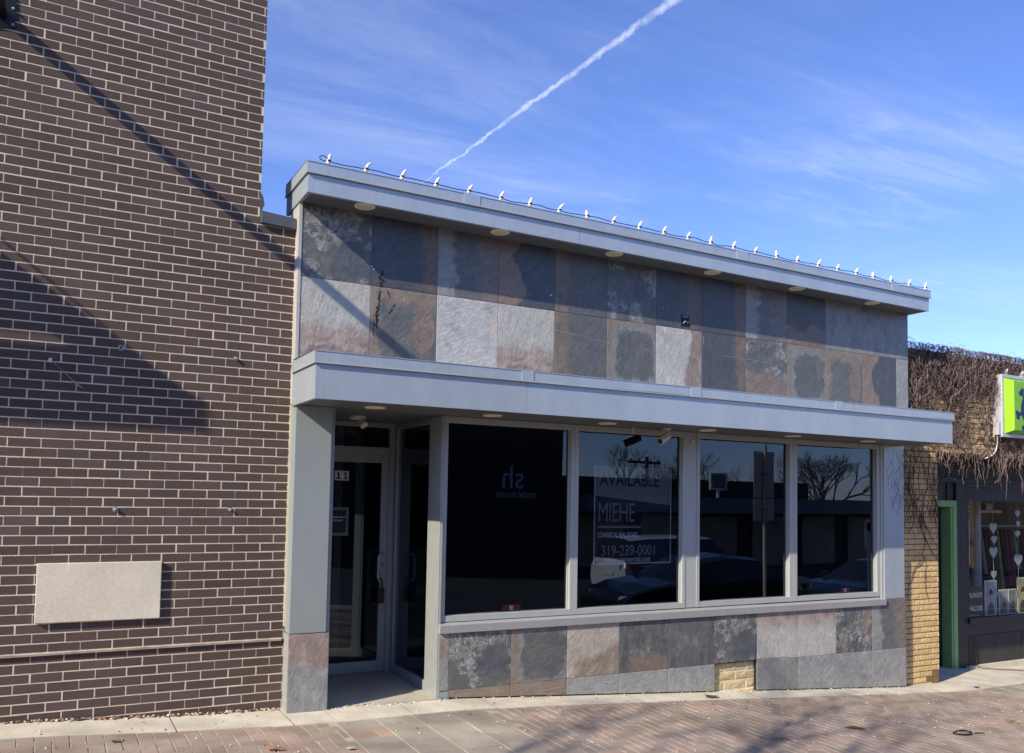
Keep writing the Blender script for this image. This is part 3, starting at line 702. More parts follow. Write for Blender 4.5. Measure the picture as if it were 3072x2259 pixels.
bricks(mb, lj[6]+.004, lj[7]-.004, g(6.3)-.02, -1.668, YF+.045, .30, .092, .018, 6.02+.16, -1.668, 0, lambda: tuple(np.array(lin((206,186,140)))*(1+random.gauss(0,.08))), proud=.004, jit=.003, rock=.003)
mb.quad((lj[6],YF+.045,-2.2),(lj[7],YF+.045,-2.2),(lj[7],YF+.045,-1.665),(lj[6],YF+.045,-1.665),1)
mb.quad((lj[6],YF+.046,-2.2),(lj[6],YF+.0,-2.2),(lj[6],YF+.0,-1.66),(lj[6],YF+.046,-1.66),1)
mb.build('exposed_brick', [m_ybrick, m_pmort], base)
# sill
SX = [2.965,5.02,6.62,8.598]
sill = None
for a, b, dz in ((SX[0],SX[1],0),(SX[1]+.0015,SX[2],-.003),(SX[2]+.0015,SX[3],-.006)):
    mb = MB(); mb.hexa([(a,-.126,-1.172+dz),(b,-.126,-1.174+dz),(b,-.06,-1.174+dz),(a,-.06,-1.172+dz),(a,-.130,-1.102+dz),(b,-.130,-1.104+dz),(b,-.06,-1.084+dz),(a,-.06,-1.084+dz)])
    if sill is None: sill = mb.build('window_sill', m_sill, sh, bevel=.003)
    else: mb.build('sill_section', m_sill, sill, bevel=.003)
# windows
ZG0, ZG1 = -1.030, .628
def window(xa, xb, xl, xr):
    """glass from xa to xb; frame members reach out to xl and xr"""
    mb = MB(); F0, F1 = -.08, -.012
    mb.box(xl, xa, F0, F1, ZG0-.052, .682); mb.box(xb, xr, F0, F1, ZG0-.052, .682)
    mb.box(xa, xb, F0+.001, F1, ZG1, .682); mb.box(xa, xb, F0+.001, F1, ZG0-.052, ZG0)
    for (p, q, r, s) in ((xa,xa+.012,ZG0,ZG1),(xb-.012,xb,ZG0,ZG1)): mb.box(p, q, -.050, -.034, r, s)
    f = mb.build('window', m_frame, sh, bevel=.002)
    mb = MB(); mb.box(xa, xb, -.034, -.026, ZG0, ZG1); 
    mb.m = [1]*6; mb.m[2] = 0
    mb.build('glass', [m_glass, m_clear], f)
    for a, b in ((ZG0-.02, ZG0-.004),(ZG1+.004,ZG1+.02)):
        mb = MB(); mb.box(xa, xb, -.024, .05, a, b); mb.build('inner_stop', m_frame, f)
    return f
window(3.026,4.283,2.985,4.324); window(4.367,5.612,4.326,5.652)
window(5.834,7.094,5.794,7.151); window(7.210,8.500,7.153,8.556)
mb = MB(); mb.box(5.654,5.792,-.074,-.012,-1.082,.682); mb.build('mullion_panel', m_frame, sh, bevel=.002)
mb = MB(); mb.box(8.558,8.598,-.09,-.012,-1.10,.682); mb.build('mullion_panel', m_frame, sh, bevel=.002)
# corner post of the entry
mb = MB(); mb.box(2.968,2.984,-.10,-.012,-1.72,.682); mb.box(2.955,2.967,-.095,.14,-1.72,.682); mb.build('corner_post', m_frame_d, sh, bevel=.002)
# sidelight along the entry
mb = MB(); xs0, xs1 = 2.962, 3.010
mb.box(xs0,xs1,.141,.185,-1.72,.682); mb.box(xs0,xs1,.985,1.03,-1.72,.682); mb.box(xs0,xs1,.186,.984,-1.72,-1.615); mb.box(xs0,xs1,.186,.984,.630,.682)
sl = mb.build('sidelight', m_frame_d, sh, bevel=.002)
mb = MB(); mb.box(2.985,2.992,.186,.984,-1.614,.629); mb.m = [1]*6; mb.m[5] = 0; mb.build('glass', [m_glass, m_clear], sl)
# door and transom
YD = 1.03
mb = MB(); mb.box(2.013,2.04,YD,YD+.06,-1.70,.684); mb.box(2.905,2.961,YD,YD+.06,-1.70,.684); mb.box(2.041,2.904,YD,YD+.06,.372,.448); mb.box(2.041,2.904,YD,YD+.06,.640,.684)
df = mb.build('door_frame', m_frame_d, sh, bevel=.002)
mb = MB(); mb.box(2.041,2.904,YD+.03,YD+.037,.449,.639); mb.m = [1]*6; mb.m[2] = 0; mb.build('transom_glass', [m_glass, m_clear], df)
mb = MB(); mb.box(2.03,2.93,YD-.02,YD+.06,-1.705,-1.690); mb.build('threshold', m_steel, df)
mb = MB(); mb.box(2.043,2.115,YD+.004,YD+.045,-1.688,.370); mb.box(2.832,2.902,YD+.004,YD+.045,-1.688,.370); mb.box(2.116,2.831,YD+.005,YD+.045,.298,.370); mb.box(2.116,2.831,YD+.005,YD+.045,-1.688,-1.583)
dr = mb.build('entrance_door', m_frame_d, sh, bevel=.002)
mb = MB(); mb.box(2.116,2.831,YD+.022,YD+.028,-1.582,.297); mb.m = [1]*6; mb.m[2] = 0; mb.build('glass', [m_glass, m_clear], dr)
mb = MB(); P = [(2.865,YD+.004,-.575),(2.845,YD-.03,-.575),(2.815,YD-.05,-.58),(2.802,YD-.055,-.60),(2.80,YD-.055,-.69),(2.80,YD-.055,-.79),(2.806,YD-.055,-.815),(2.82,YD-.05,-.828),(2.845,YD-.03,-.83),(2.865,YD+.004,-.83)]
mb.tube(P, .011, 10); mb.build('handle', m_frame, dr, True)
mb = MB(); mb.lathe([(.019,0),(.019,.006),(.013,.012),(.008,.012)], (2.868,YD+.004,-.675), 'y', 18); mb.build('lock_cylinder', m_steel, dr, True)
# entry slab
mb = MB(); nseg = 10
zf = lambda Yv: -1.695 if Yv > -.1 else -1.700
for i in range(nseg):
    a = 2.013+(2.955-2.013)*i/nseg; b = 2.013+(2.955-2.013)*(i+1)/nseg
    za = np.interp(a,[2.0,2.97],[-1.697,-1.706]); zb = np.interp(b,[2.0,2.97],[-1.697,-1.706])
    ya = -.135+.008*math.sin(a*11); yb_ = -.135+.008*math.sin(b*11)
    mb.hexa([(a,ya,za-.05),(b,yb_,zb-.05),(b,1.03,-1.74),(a,1.03,-1.74),(a,ya,za),(b,yb_,zb),(b,1.03,-1.693),(a,1.03,-1.693)])
mb.build('entry_floor', m_conc2, sh)
# interior shell (seen dimly through the tinted glass)
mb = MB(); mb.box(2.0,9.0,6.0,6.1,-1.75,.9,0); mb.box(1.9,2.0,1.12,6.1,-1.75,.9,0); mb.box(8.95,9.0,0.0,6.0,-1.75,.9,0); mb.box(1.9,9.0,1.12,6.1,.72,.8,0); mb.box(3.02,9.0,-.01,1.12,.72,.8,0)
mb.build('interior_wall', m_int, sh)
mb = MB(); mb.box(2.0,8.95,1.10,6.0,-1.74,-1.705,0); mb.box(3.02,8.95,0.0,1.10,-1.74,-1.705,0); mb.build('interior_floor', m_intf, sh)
mb = MB(); mb.box(2.64,2.72,1.9,1.98,-1.70,.72); mb.box(2.60,2.64,1.92,1.96,-1.70,-.9); mb.build('interior_post', m_intl, sh)
mb = MB(); mb.box(2.05,2.9,2.6,2.66,-.72,-.69); mb.build('interior_rail', m_intl, sh)
mb = MB(); mb.box(1.69,9.03,.165,7.5,.80,.95); mb.build('roof', m_capd, sh)

# string of lights on the cornice
ls = thing('light_string', 'string of white bulbs in clips along the upper silver cornice', 'string lights', (5.4,-.37,2.53))
bx = [1.828,2.132,2.437,2.740,3.042,3.348,3.638,3.94,4.243,4.533,4.832,5.126,5.425,5.716,6.017,6.316,6.618,6.917,7.226,7.53,7.829,8.115,8.416,8.727,9.022]
random.seed(17)
CP = []
for i, x in enumerate(bx):
    z0 = ctop(x)+.003; y = -.352; tl = random.gauss(.013,.004); ty = random.gauss(0,.006)
    mb = MB(); mb.hexa([(x-.030,y-.016,z0),(x+.026,y-.016,z0),(x+.026,y+.016,z0),(x-.030,y+.016,z0),(x-.024,y-.014,z0+.012),(x+.018,y-.014,z0+.012),(x+.018,y+.014,z0+.012),(x-.024,y+.014,z0+.012)])
    mb.tube([(x-.006,y,z0+.01),(x+tl*.3,y+ty*.3,z0+.035),(x+tl*.6,y+ty*.6,z0+.055)], [.021,.018,.015], 10)
    cl = mb.build('light_clip', m_white, ls)
    mb = MB(); mb.tube([(x+tl*.5,y+ty*.5,z0+.048),(x+tl*.8,y+ty*.8,z0+.062),(x+tl*1.3,y+ty,z0+.074),(x+tl*1.9,y+ty*1.4,z0+.086),(x+tl*2.3,y+ty*1.6,z0+.096)], [.012,.0145,.013,.009,.003], 12); mb.build('bulb', m_bulb, cl, True)
    mb = MB(); mb.box(x-.012,x+.012,y-.022,y-.014,z0+.026,z0+.040); mb.build('socket', m_ink, cl)
    CP.append((x,y-.006,z0+.030))
P = []
p0 = CP[0]; P += [(p0[0]-.01,p0[1],p0[2]),(p0[0]-.04,p0[1],p0[2]-.004),(p0[0]-.065,p0[1],p0[2]+.004),(p0[0]-.075,p0[1],p0[2]+.018),(p0[0]-.062,p0[1],p0[2]+.034),(p0[0]-.04,p0[1],p0[2]+.036),(p0[0]-.012,p0[1],p0[2]+.022)]
for a, b in zip(CP[:-1], CP[1:]):
    sag = random.uniform(-.006,.012); k = random.uniform(-.008,.008)
    for t in (0,.15,.3,.45,.6,.75,.88):
        P.append((a[0]+(b[0]-a[0])*t, a[1], a[2]+(b[2]-a[2])*t-sag*math.sin(math.pi*t)+k*math.sin(2*math.pi*t)))
P.append(CP[-1])
mb = MB(); mb.tube(P, .0042, 5); mb.build('cable', m_cable, ls, True)

# recessed downlights
def downlight(x, y, z, label, group):
    t = thing('downlight', label, 'downlight', (x,y,z), group)
    mb = MB(); mb.lathe([(.084,.004),(.084,-.004),(.080,-.007),(.068,-.008),(.066,-.004)], (x,y,z), 'z', 32); mb.build('trim_ring', m_lens2, t, True)
    mb = MB(); mb.lathe([(.066,-.003),(.060,-.005),(.03,-.007),(.001,-.0075)], (x,y,z), 'z', 28); mb.build('lens', m_lens, t, True)
    return t
ux = [2.153,3.384,4.597,5.803,6.987,8.185]
ul = ['round cream light under the upper cornice, first from the brick building','round cream light under the upper cornice, second from the brick building','round cream light under the upper cornice, third from the brick building',
      'round cream light under the upper cornice, third from the vine wall','round cream light under the upper cornice, second from the vine wall','round cream light under the upper cornice, first from the vine wall']
dl = downlight(ux[0], -.283, cbot(ux[0])+.003, ul[0], 'recessed lights under the upper cornice')
for x, l in zip(ux[1:], ul[1:]): dup(dl, (x, -.283, cbot(x)+.003), l)
lx = [2.255,3.30,4.484,5.674,6.833,7.994]
ll = ['round white light under the lower canopy, above the entrance recess','round white light under the lower canopy, above the window with mirrored lettering','round white light under the lower canopy, above the window with the for-lease banner',
      'round white light under the lower canopy, above the joint of the middle windows','round white light under the lower canopy, above the third shop window','round white light under the lower canopy, above the last shop window']
dl2 = downlight(lx[0], -.37, .683, ll[0], 'recessed lights under the lower canopy')
for x, l in zip(lx[1:], ll[1:]): dup(dl2, (x, -.37, .683), l)

# security camera and small fittings under the canopy
t = thing('security_camera', 'white bullet security camera hanging from the lower canopy', 'camera', (5.25,-.264,.6))
mb = MB(); mb.lathe([(.045,0),(.045,-.012),(.032,-.020),(.014,-.022)], (5.25,-.264,.684), 'z', 20); mb.tube([(5.25,-.264,.665),(5.252,-.266,.62),(5.235,-.275,.598)], .012, 10); mb.build('mount', m_white, t, True)
ax = Vector((-.86,-.35,-.40)).normalized(); c0 = Vector((5.24,-.27,.600)); 
mb = MB(); mb.tube([tuple(c0-ax*.045),tuple(c0-ax*.04),tuple(c0+ax*.12),tuple(c0+ax*.125)], [.026,.034,.036,.033], 16); mb.build('camera_body', m_white, t, True)
mb = MB(); mb.tube([tuple(c0+ax*.122),tuple(c0+ax*.130)], [.028,.027], 16); mb.build('lens', m_ink, t, True)
mb = MB(); q = c0+Vector((0,0,.034)); mb.hexa([tuple(q+ax*a+Vector(b)) for a, b in ((-.04,(0,-.03,0)),(.15,(0,-.03,0)),(.15,(0,.03,0)),(-.04,(0,.03,0)),(-.04,(0,-.03,.006)),(.15,(0,-.03,.006)),(.15,(0,.03,.006)),(-.04,(0,.03,.006)))]); mb.build('sun_shield', m_white, t)
t = thing('entry_lamp', 'small round fixture with a tilted head above the entrance door', 'lamp', (2.40,.50,.6))
mb = MB(); mb.lathe([(.075,0),(.075,-.018),(.06,-.03),(.03,-.034)], (2.40,.50,.686), 'z', 22); mb.build('mount', m_white, t, True)
mb = MB(); mb.tube([(2.42,.47,.655),(2.43,.45,.62),(2.44,.43,.60)], [.03,.038,.036], 14); mb.build('lamp_head', m_white, t, True)
def hook(x, z, L, label):
    t = thing('ceiling_hook', label, 'hook', (x,-.09,z))
    mb = MB(); mb.tube([(x,-.095,z),(x,-.095,z-L)], .010, 8); mb.build('stem', m_white, t, True)
    mb = MB(); mb.lathe([(.014,0),(.014,-.006)], (x,-.095,z-.0), 'z', 12); mb.build('collar', m_white, t, True)
hook(4.975,.685,.055,'small white peg hanging beside the security camera above the banner window')
hook(5.725,.60,.05,'small white fitting on the post between the middle windows')

# lettering, cards and stickers
FONT = None
def text(body, name, x, z, size, y, m, parent, align='LEFT', sx=1., mirror=False, bold=0, spacing=1., depth=.0006, rot=None):
    cu = bpy.data.curves.new(name, 'FONT'); cu.body = body; cu.size = size; cu.align_x = align; cu.extrude = depth; cu.offset = bold; cu.space_character = spacing
    tmp = bpy.data.objects.new('tmp', cu); COL.objects.link(tmp)
    bpy.context.view_layer.update()
    me = bpy.data.meshes.new_from_object(tmp.evaluated_get(bpy.context.evaluated_depsgraph_get())); bpy.data.objects.remove(tmp)
    Mx = Matrix.Translation((x,y,z+ZO)) @ Matrix.Rotation(math.pi/2,4,'X') @ (Matrix.Rotation(rot,4,'Z') if rot else Matrix()) @ Matrix.Diagonal((-sx if mirror else sx,1,1,1))
    me.transform(Mx)
    if parent is not None: me.transform(Matrix.Translation(-Vector(base_of(parent))))
    me.materials.clear(); me.materials.append(m)
    if mirror: me.flip_normals()
    me.name = name
    o = bpy.data.objects.new(name, me); COL.objects.link(o)
    if parent is not None: o.parent = parent
    return o
YI = .012       # just behind the panes
t = thing('letting_banner', 'AVAILABLE real estate banner hung inside the second shop window', 'banner', (5.09,.04,-.64))
mb = MB(); mb.prism([(4.622,-.632),(5.556,-.64),(5.562,.306),(4.630,.314)], .040, .044); mb.build('sheet', m_dkprint, t)
mb = MB(); mb.prism([(4.634,.022),(5.556,-.062),(5.560,.304),(4.634,.312)], .0375, .0395); mb.build('white_field', m_gprint, t)
mb = MB()
for a in ((4.622,4.634,-.632,.314),(5.548,5.560,-.640,.306)): mb.box(a[0],a[1],.0365,.0385,a[2],a[3])
mb.box(4.634,5.548,.0365,.0385,-.640,-.628); mb.build('border', m_wprint, t)
text('AVAILABLE', 'lettering', 4.684, .122, .172, .0362, m_dkprint, t, sx=.86, bold=.001)
text('MIEHE', 'lettering', 4.664, -.228, .268, .0362, m_gprint, t, sx=.60)
mb = MB(); mb.box(4.668,5.176,.0355,.038,-.289,-.268); mb.build('rule', m_gprint, t)
text('COMMERCIAL REAL ESTATE', 'lettering', 4.664, -.380, .070, .0362, m_wprint, t, sx=.545, bold=.0012)
text('319-239-0001', 'lettering', 4.706, -.555, .142, .0362, m_gprint, t, sx=.84, bold=.001)
text('miehecommercial.com', 'lettering', 4.740, -.618, .074, .0362, m_wprint, t, sx=.83, bold=.001)
t = thing('window_lettering', 'faint mirrored sh social house lettering on the first shop window', 'lettering', (3.7,YI,-.02))
text('sh', 'lettering', 3.832, .074, .30, .004, m_frost, t, sx=.92, mirror=True)
text('social house', 'lettering', 3.955, -.012, .098, .004, m_frost, t, sx=.86, mirror=True)
def sticker(x, z, w, label):
    t = thing('alarm_sticker', label, 'sticker', (x,-.02,z), 'red alarm stickers')
    mb = MB(); mb.box(x-w/2,x+w/2,-.0225,-.0205,z,z+.058); mb.build('red_label', m_red, t)
    mb = MB(); mb.prism([(x-.014,z+.012),(x+.014,z+.012),(x+.020,z+.032),(x+.014,z+.050),(x-.014,z+.050),(x-.020,z+.032)], -.0245, -.0232); mb.build('shield', m_wprint, t)
    mb = MB(); mb.box(x-.009,x-.004,-.026,-.0246,z+.020,z+.044); mb.box(x+.002,x+.009,-.026,-.0246,z+.020,z+.025); mb.box(x+.002,x+.009,-.026,-.0246,z+.039,z+.044); mb.box(x+.0055,x+.0095,-.026,-.0246,z+.025,z+.039); mb.build('mark', m_red, t)
sticker(3.705,-1.028,.185,'red alarm sticker at the foot of the window with mirrored lettering')
sticker(8.03,-1.028,.14,'red alarm sticker at the foot of the last shop window by the vines')
t = thing('house_number', 'two white cards with black 11 on the door glass', 'house number', (2.45,YD,.12))
YG = YD+.0195
mb = MB(); mb.box(2.375,2.440,YG-.001,YG+.001,.122,.212); mb.build('card', m_card, t); mb = MB(); mb.box(2.443,2.510,YG-.001,YG+.001,.121,.211); mb.build('card', m_card, t)
def one(x): 
    mb = MB(); mb.prism([(x-.022,.134),(x+.022,.134),(x+.022,.144),(x+.009,.146),(x+.009,.200),(x-.004,.200),(x-.020,.188),(x-.020,.182),(x-.007,.184),(x-.007,.146),(x-.022,.144)], YG-.0025, YG-.0015); mb.build('digit', m_ink, t)
one(2.409); one(2.478)
t = thing('door_notice', 'framed grey notice taped to the glass of the entrance door', 'notice', (2.42,YD,-.4))
mb = MB(); mb.box(2.30,2.518,YG-.001,YG+.001,-.398,-.132); mb.build('border', m_grey, t)
mb = MB(); mb.box(2.325,2.494,YG-.0025,YG-.0015,-.372,-.156); mb.build('sheet', m_dkprint, t)
text('CEDAR FALLS', 'lettering', 2.41, -.232, .024, YG-.0032, m_wprint, t, 'CENTER'); text('STATION', 'lettering', 2.41, -.264, .024, YG-.0032, m_wprint, t, 'CENTER')
t = thing('lock_box', 'black key safe with push buttons hanging from the door handle', 'key safe', (2.825,YD-.06,-1.0))
mb = MB(); mb.tube([(2.806,YD-.055,-.90),(2.806,YD-.055,-.835),(2.812,YD-.055,-.81),(2.826,YD-.055,-.80),(2.84,YD-.055,-.81),(2.846,YD-.055,-.835),(2.846,YD-.055,-.90)], .006, 8); mb.build('shackle', m_black, t, True)
mb = MB(); mb.box(2.792,2.860,YD-.085,YD-.035,-1.03,-.895); mb.build('case', m_black, t, bevel=.008)
mb = MB()
for r in range(4):
    for c in range(3): mb.lathe([(.005,0),(.005,.003)], (2.808+c*.018,YD-.0855,-.93-r*.022), 'y', 8)
mb.build('keypad', m_grey, t)

# =================================================================== RIGHT NEIGHBOUR
random.seed(41)
nb = thing('brick_shop', 'yellow brick shop with charcoal front and green door frame, overgrown', 'shop', (11.5,0,g(11.5)))
mb = MB()
def pskip(a, b, zb, zt): return (zb+zt)/2 < g(9.5)-.04 or ((zb+zt)/2 < -2.06 and b > 9.66)
bricks(mb, 9.046, 9.716, -2.25, .64, 0, .212, .0667, .009, 9.05, .64, 1, yellow_col, proud=.003, rock=.0014, skip=pskip)
mb.box(9.046,9.712,.0,.9,-2.25,.64,1); mb.build('pier', [m_ybrick, m_ymort], nb)
mb = MB(); bricks(mb, 9.046, 16.0, .645, 1.90, 0, .212, .0667, .009, 9.05, .645, 1, yellow_col, proud=.004)
mb.box(9.046,16.0,.0,.32,.642,1.905,1); mb.build('front_wall', [m_ybrick, m_ymort], nb)
YS = .70
mb = MB(); mb.box(9.716,16,YS+.03,YS+.12,.053,.64); mb.build('header_panel', m_navy, nb)
mb = MB()
for x in (9.9,10.25,10.6,10.95): mb.box(x,x+.03,YS+.015,YS+.03,.053,.64)
mb.box(9.716,16,YS+.0,YS+.03,.300,.36); mb.build('header_trim', m_navy, nb, bevel=.003)
dfm = MB(); dfm.box(9.72,11.12,YS-.01,YS+.12,-.035,.052); dfm.box(11.035,11.12,YS-.01,YS+.02,-2.262,-.036); dfm.box(11.00,11.034,YS+.0,YS+.15,-2.262,-.036)
dfo = dfm.build('door_frame', m_green, nb, bevel=.003)
mb = MB(); mb.box(9.73,11.034,YS+.151,YS+.19,-2.26,-.036); dd = mb.build('door', m_navy, nb)
mb = MB(); mb.box(10.06,10.94,YS+.138,YS+.150,-2.16,-.1); mb.build('door_leaf', m_navy, dd, bevel=.006)
mb = MB(); mb.box(10.86,10.91,YS+.124,YS+.137,-1.25,-1.05); mb.build('push_plate', m_steel, dd)
# storefront bay
mb = MB(); mb.box(11.122,11.36,YS,YS+.1,-2.27,.299); mb.box(11.361,16,YS,YS+.1,.246,.299); mb.box(11.361,16,YS-.03,YS+.1,-1.66,-1.585); mb.box(11.361,16,YS+.01,YS+.1,-1.83,-1.661)
st = mb.build('storefront', m_navy, nb, bevel=.004)
mb = MB()
for i in range(22):
    x = 11.37+i*.21; mb.box(x,x+.205,YS+.0+random.random()*.006,YS+.06,g(x+.1,0)-.02 if i < 3 else -2.30,-1.831)
mb.build('plank', m_navy2, st)
mb = MB(); mb.box(11.30,16,YS-.06,YS-.001,-2.42,-2.235); mb.build('plinth', m_conc, nb)
mb = MB(); mb.box(11.40,16,YS+.04,YS+.046,-1.584,.245); mb.m = [1]*6; mb.m[2] = 0
gw = mb.build('shop_window', [m_glass2, m_clear], nb)
mb = MB(); mb.box(11.361,11.40,YS+.0,YS+.08,-1.584,.245); mb.build('frame', m_navy, gw)
mb = MB(); mb.box(11.2,24,3.4,3.5,-2.6,.6); mb.box(11.1,11.2,.82,3.5,-2.6,.6); mb.box(11.2,24,.82,3.5,.45,.6); mb.box(24,24.1,.2,3.5,-2.6,.6); mb.build('interior_wall', mat('shop_interior_wall', lin((118,98,76)), .8, var=.25, vs=2), nb)
mb = MB(); mb.box(11.2,24,.82,3.4,-2.3,-2.25); mb.build('interior_floor', m_intf, nb)
mb = MB(); mb.box(11.40,16,.76,1.3,-1.62,-1.590); mb.build('display_shelf', m_intf, nb)
mb = MB(); mb.box(9.716,16,.32,1.1,.641,.66); mb.build('recess_ceiling', m_navy, nb)
mb = MB(); mb.box(9.04,16,.33,9,1.5,1.6); mb.build('roof', m_capd, nb)

YW = YS+.062
mb = MB(); mb.tube([(12.55,1.35,-2.25),(12.55,1.35,.45)], .075, 16); mb.build('interior_column', mat('pale_column', lin((190,188,180)), .5, var=.15), nb, True)
mb = MB(); mb.box(13.0,15.9,3.0,3.38,-.15,-.10); mb.build('wall_shelf', m_card, nb)
mb = MB(); mb.box(12.2,15.5,2.2,2.9,-2.25,-1.15); mb.build('cabinet', m_dkprint, nb)
random.seed(91)
pal_ = [(120,70,120),(200,190,170),(70,60,80),(150,90,80),(90,110,130),(214,196,120),(60,70,64),(170,60,90)]
ck = thing('clothes_rack', 'rail of dark and purple garments inside the neighbour window', 'clothes rack', (13.2,1.9,-1.6))
mb = MB(); mb.tube([(12.3,1.9,-1.6),(12.3,1.9,-.35),(14.9,1.9,-.35),(14.9,1.9,-1.6)], .018, 8); mb.build('rail', m_steel, ck, True)
for i in range(22):
    x = 12.38+i*.112; c = pal_[i % len(pal_)]; L_ = random.uniform(.6,1.0)
    mb = MB(); mb.hexa([(x-.03,1.72,-.42-L_),(x+.03,1.70,-.42-L_),(x+.03,2.1,-.42-L_),(x-.03,2.08,-.42-L_),(x-.015,1.80,-.40),(x+.015,1.80,-.40),(x+.015,2.0,-.40),(x-.015,2.0,-.40)]); mb.build('garment', mat('garment_cloth_%d' % i, tuple(v*.45 for v in lin(c)), .9, var=.3, vs=7), ck)
for i in range(9):
    x = 13.1+i*.3; w_ = random.uniform(.10,.2); h_ = random.uniform(.12,.34)
    t = thing('shelf_item', ('tall','short','wide','narrow','red','pale','dark','yellow','blue')[i]+' box on the back shelf seen through the neighbour window', 'box', (x,3.1,-.10), 'boxes on the shop shelf')
    mb = MB(); mb.box(x,x+w_,3.05,3.25,-.10,-.10+h_); mb.build('box', mat('box_card_%d' % i, lin(pal_[(i*3+1) % 8]), .7, var=.2), t, bevel=.005); mb = MB(); mb.box(x+.02,x+w_-.02,3.046,3.049,-.07,-.12+h_*.6); mb.build('label', m_card, t)
def printcard(x, z, w, h, cols, label, portrait=False):
    t = thing('photo_print', label, 'print', (x+w/2,YW,z), 'prints standing in the neighbour window')
    mb = MB(); mb.box(x,x+w,YW,YW+.004,z,z+h); mb.build('paper', m_card, t)
    mb = MB(); b = .012; mb.box(x+b,x+w-b,YW-.002,YW-.0008,z+b,z+h-b); mb.build('picture', mat('print_'+label[:12].replace(' ','_'), lin(cols[0]), .5, var=.3, vs=9), t)
    if portrait:
        mb = MB(); cx = x+w/2; n = 18
        mb.prism([(cx-w*.28,z+b),(cx+w*.28,z+b),(cx+w*.26,z+h*.25),(cx+w*.10,z+h*.36),(cx-w*.10,z+h*.36),(cx-w*.26,z+h*.25)], YW-.0032, YW-.0022); mb.build('coat', mat('coat_'+label[:9].replace(' ','_'), lin(cols[1]), .6), t)
        mb = MB(); mb.prism([(cx+math.cos(a)*w*.14, z+h*.53+math.sin(a)*h*.17) for a in np.linspace(0,2*math.pi,n,endpoint=False)], YW-.0042, YW-.0034); mb.build('face', mat('face_'+label[:9].replace(' ','_'), lin((196,160,136)), .6), t)
        mb = MB(); mb.prism([(cx+math.cos(a)*w*.17, z+h*.60+math.sin(a)*h*.15) for a in np.linspace(0,math.pi,n)], YW-.0052, YW-.0044); mb.build('hair', m_twig, t)
    else:
        mb = MB(); mb.prism([(x+b*1.4,z+b*1.4),(x+w-b*1.4,z+b*1.4),(x+w-b*1.4,z+h*.4),(x+w*.6,z+h*.55),(x+w*.3,z+h*.42)], YW-.0032, YW-.0022); mb.build('landscape', mat('land_'+label[:9].replace(' ','_'), lin(cols[1]), .6), t)
printcard(11.84,-1.583,.28,.50,((150,165,185),(70,76,92)),'tall print of a hooded figure beside the welcome card',True)
printcard(12.17,-1.583,.21,.36,((150,154,152),(96,92,88)),'small grey landscape print beside the hooded figure')
printcard(12.40,-1.583,.19,.36,((120,126,130),(70,74,70)),'small dark landscape print left of the bearded portrait')
printcard(12.62,-1.583,.27,.52,((168,158,112),(72,66,54)),'tall olive portrait print of a bearded man',True)
printcard(12.93,-1.583,.25,.50,((216,196,84),(60,96,140)),'bright yellow and blue print at the window edge')
t = thing('welcome_card', 'dark ALWAYS WELCOME card standing in the neighbour window', 'sign', (11.62,YW,-1.58))
mb = MB(); mb.box(11.445,11.80,YW,YW+.004,-1.583,-1.16); mb.build('card', mat('slate_card', lin((74,72,72)), .6), t)
text('ALWAYS', 'lettering', 11.625, -1.315, .098, YW-.002, m_card, t, 'CENTER', sx=.78, bold=.002)
text('WELCOME', 'lettering', 11.625, -1.50, .098, YW-.002, m_card, t, 'CENTER', sx=.66, bold=.002)
def heart(cx, cz, s, y=YW):
    pts = []
    for k in range(28):
        a = 2*math.pi*k/28; X = 16*math.sin(a)**3; Z = 13*math.cos(a)-5*math.cos(2*a)-2*math.cos(3*a)-math.cos(4*a)
        pts.append((cx-X*s/32, cz+Z*s/32))
    mb = MB(); mb.prism(pts, y, y+.003); return mb
m_heart = mat('pale_paper', lin((186,196,198)), .6, var=.05)
def garland(x, zs, label):
    t = thing('heart_garland', label, 'garland', (x,YW,zs[-1][0]), 'paper heart garlands')
    for z, s, dx in zs: heart(x+dx, z, s*.70).build('heart', m_heart, t)
    mb = MB(); mb.tube([(x,YW+.004,.24),(x,YW+.004,zs[-1][0])], .002, 4); mb.build('thread', m_card, t)
garland(12.06, [(-.33,.26,0),(-.50,.20,.02),(-.68,.28,0),(-1.0,.20,0),(-1.30,.22,.02)], 'paper heart garland hanging above the hooded figure print')
garland(12.66, [(-.12,.18,0),(-.27,.15,.01),(-.42,.18,-.01),(-.80,.30,0),(-1.14,.18,.01),(-1.32,.28,.02)], 'paper heart garland hanging above the bearded portrait')
t = thing('window_frame_picture', 'yellow framed picture hanging inside the neighbour window', 'picture', (11.5,.9,-.85))
mb = MB(); mb.box(11.44,11.72,.9,.92,-.86,-.22); mb.build('frame', mat('yellow_frame', lin((214,202,150)), .6), t)
mb = MB(); mb.box(11.47,11.69,.895,.899,-.82,-.35); mb.build('image', m_dkprint, t)

# green box sign
t = thing('box_sign', 'lime green projecting box sign with a dark round knobbed emblem', 'sign', (11.6,-.06,.886))
gx0 = 10.86
mb = MB(); mb.box(gx0,12.9,-.124,.0,.886,1.705); mb.build('cabinet', m_cab, t, bevel=.004)
mb = MB(); mb.box(gx0-.002,12.9,-.134,-.124,.886,.93); mb.box(gx0-.002,12.9,-.134,-.124,1.665,1.707); mb.box(gx0-.002,gx0+.042,-.134,-.124,.931,1.664); mb.build('rim', m_cab, t, bevel=.003)
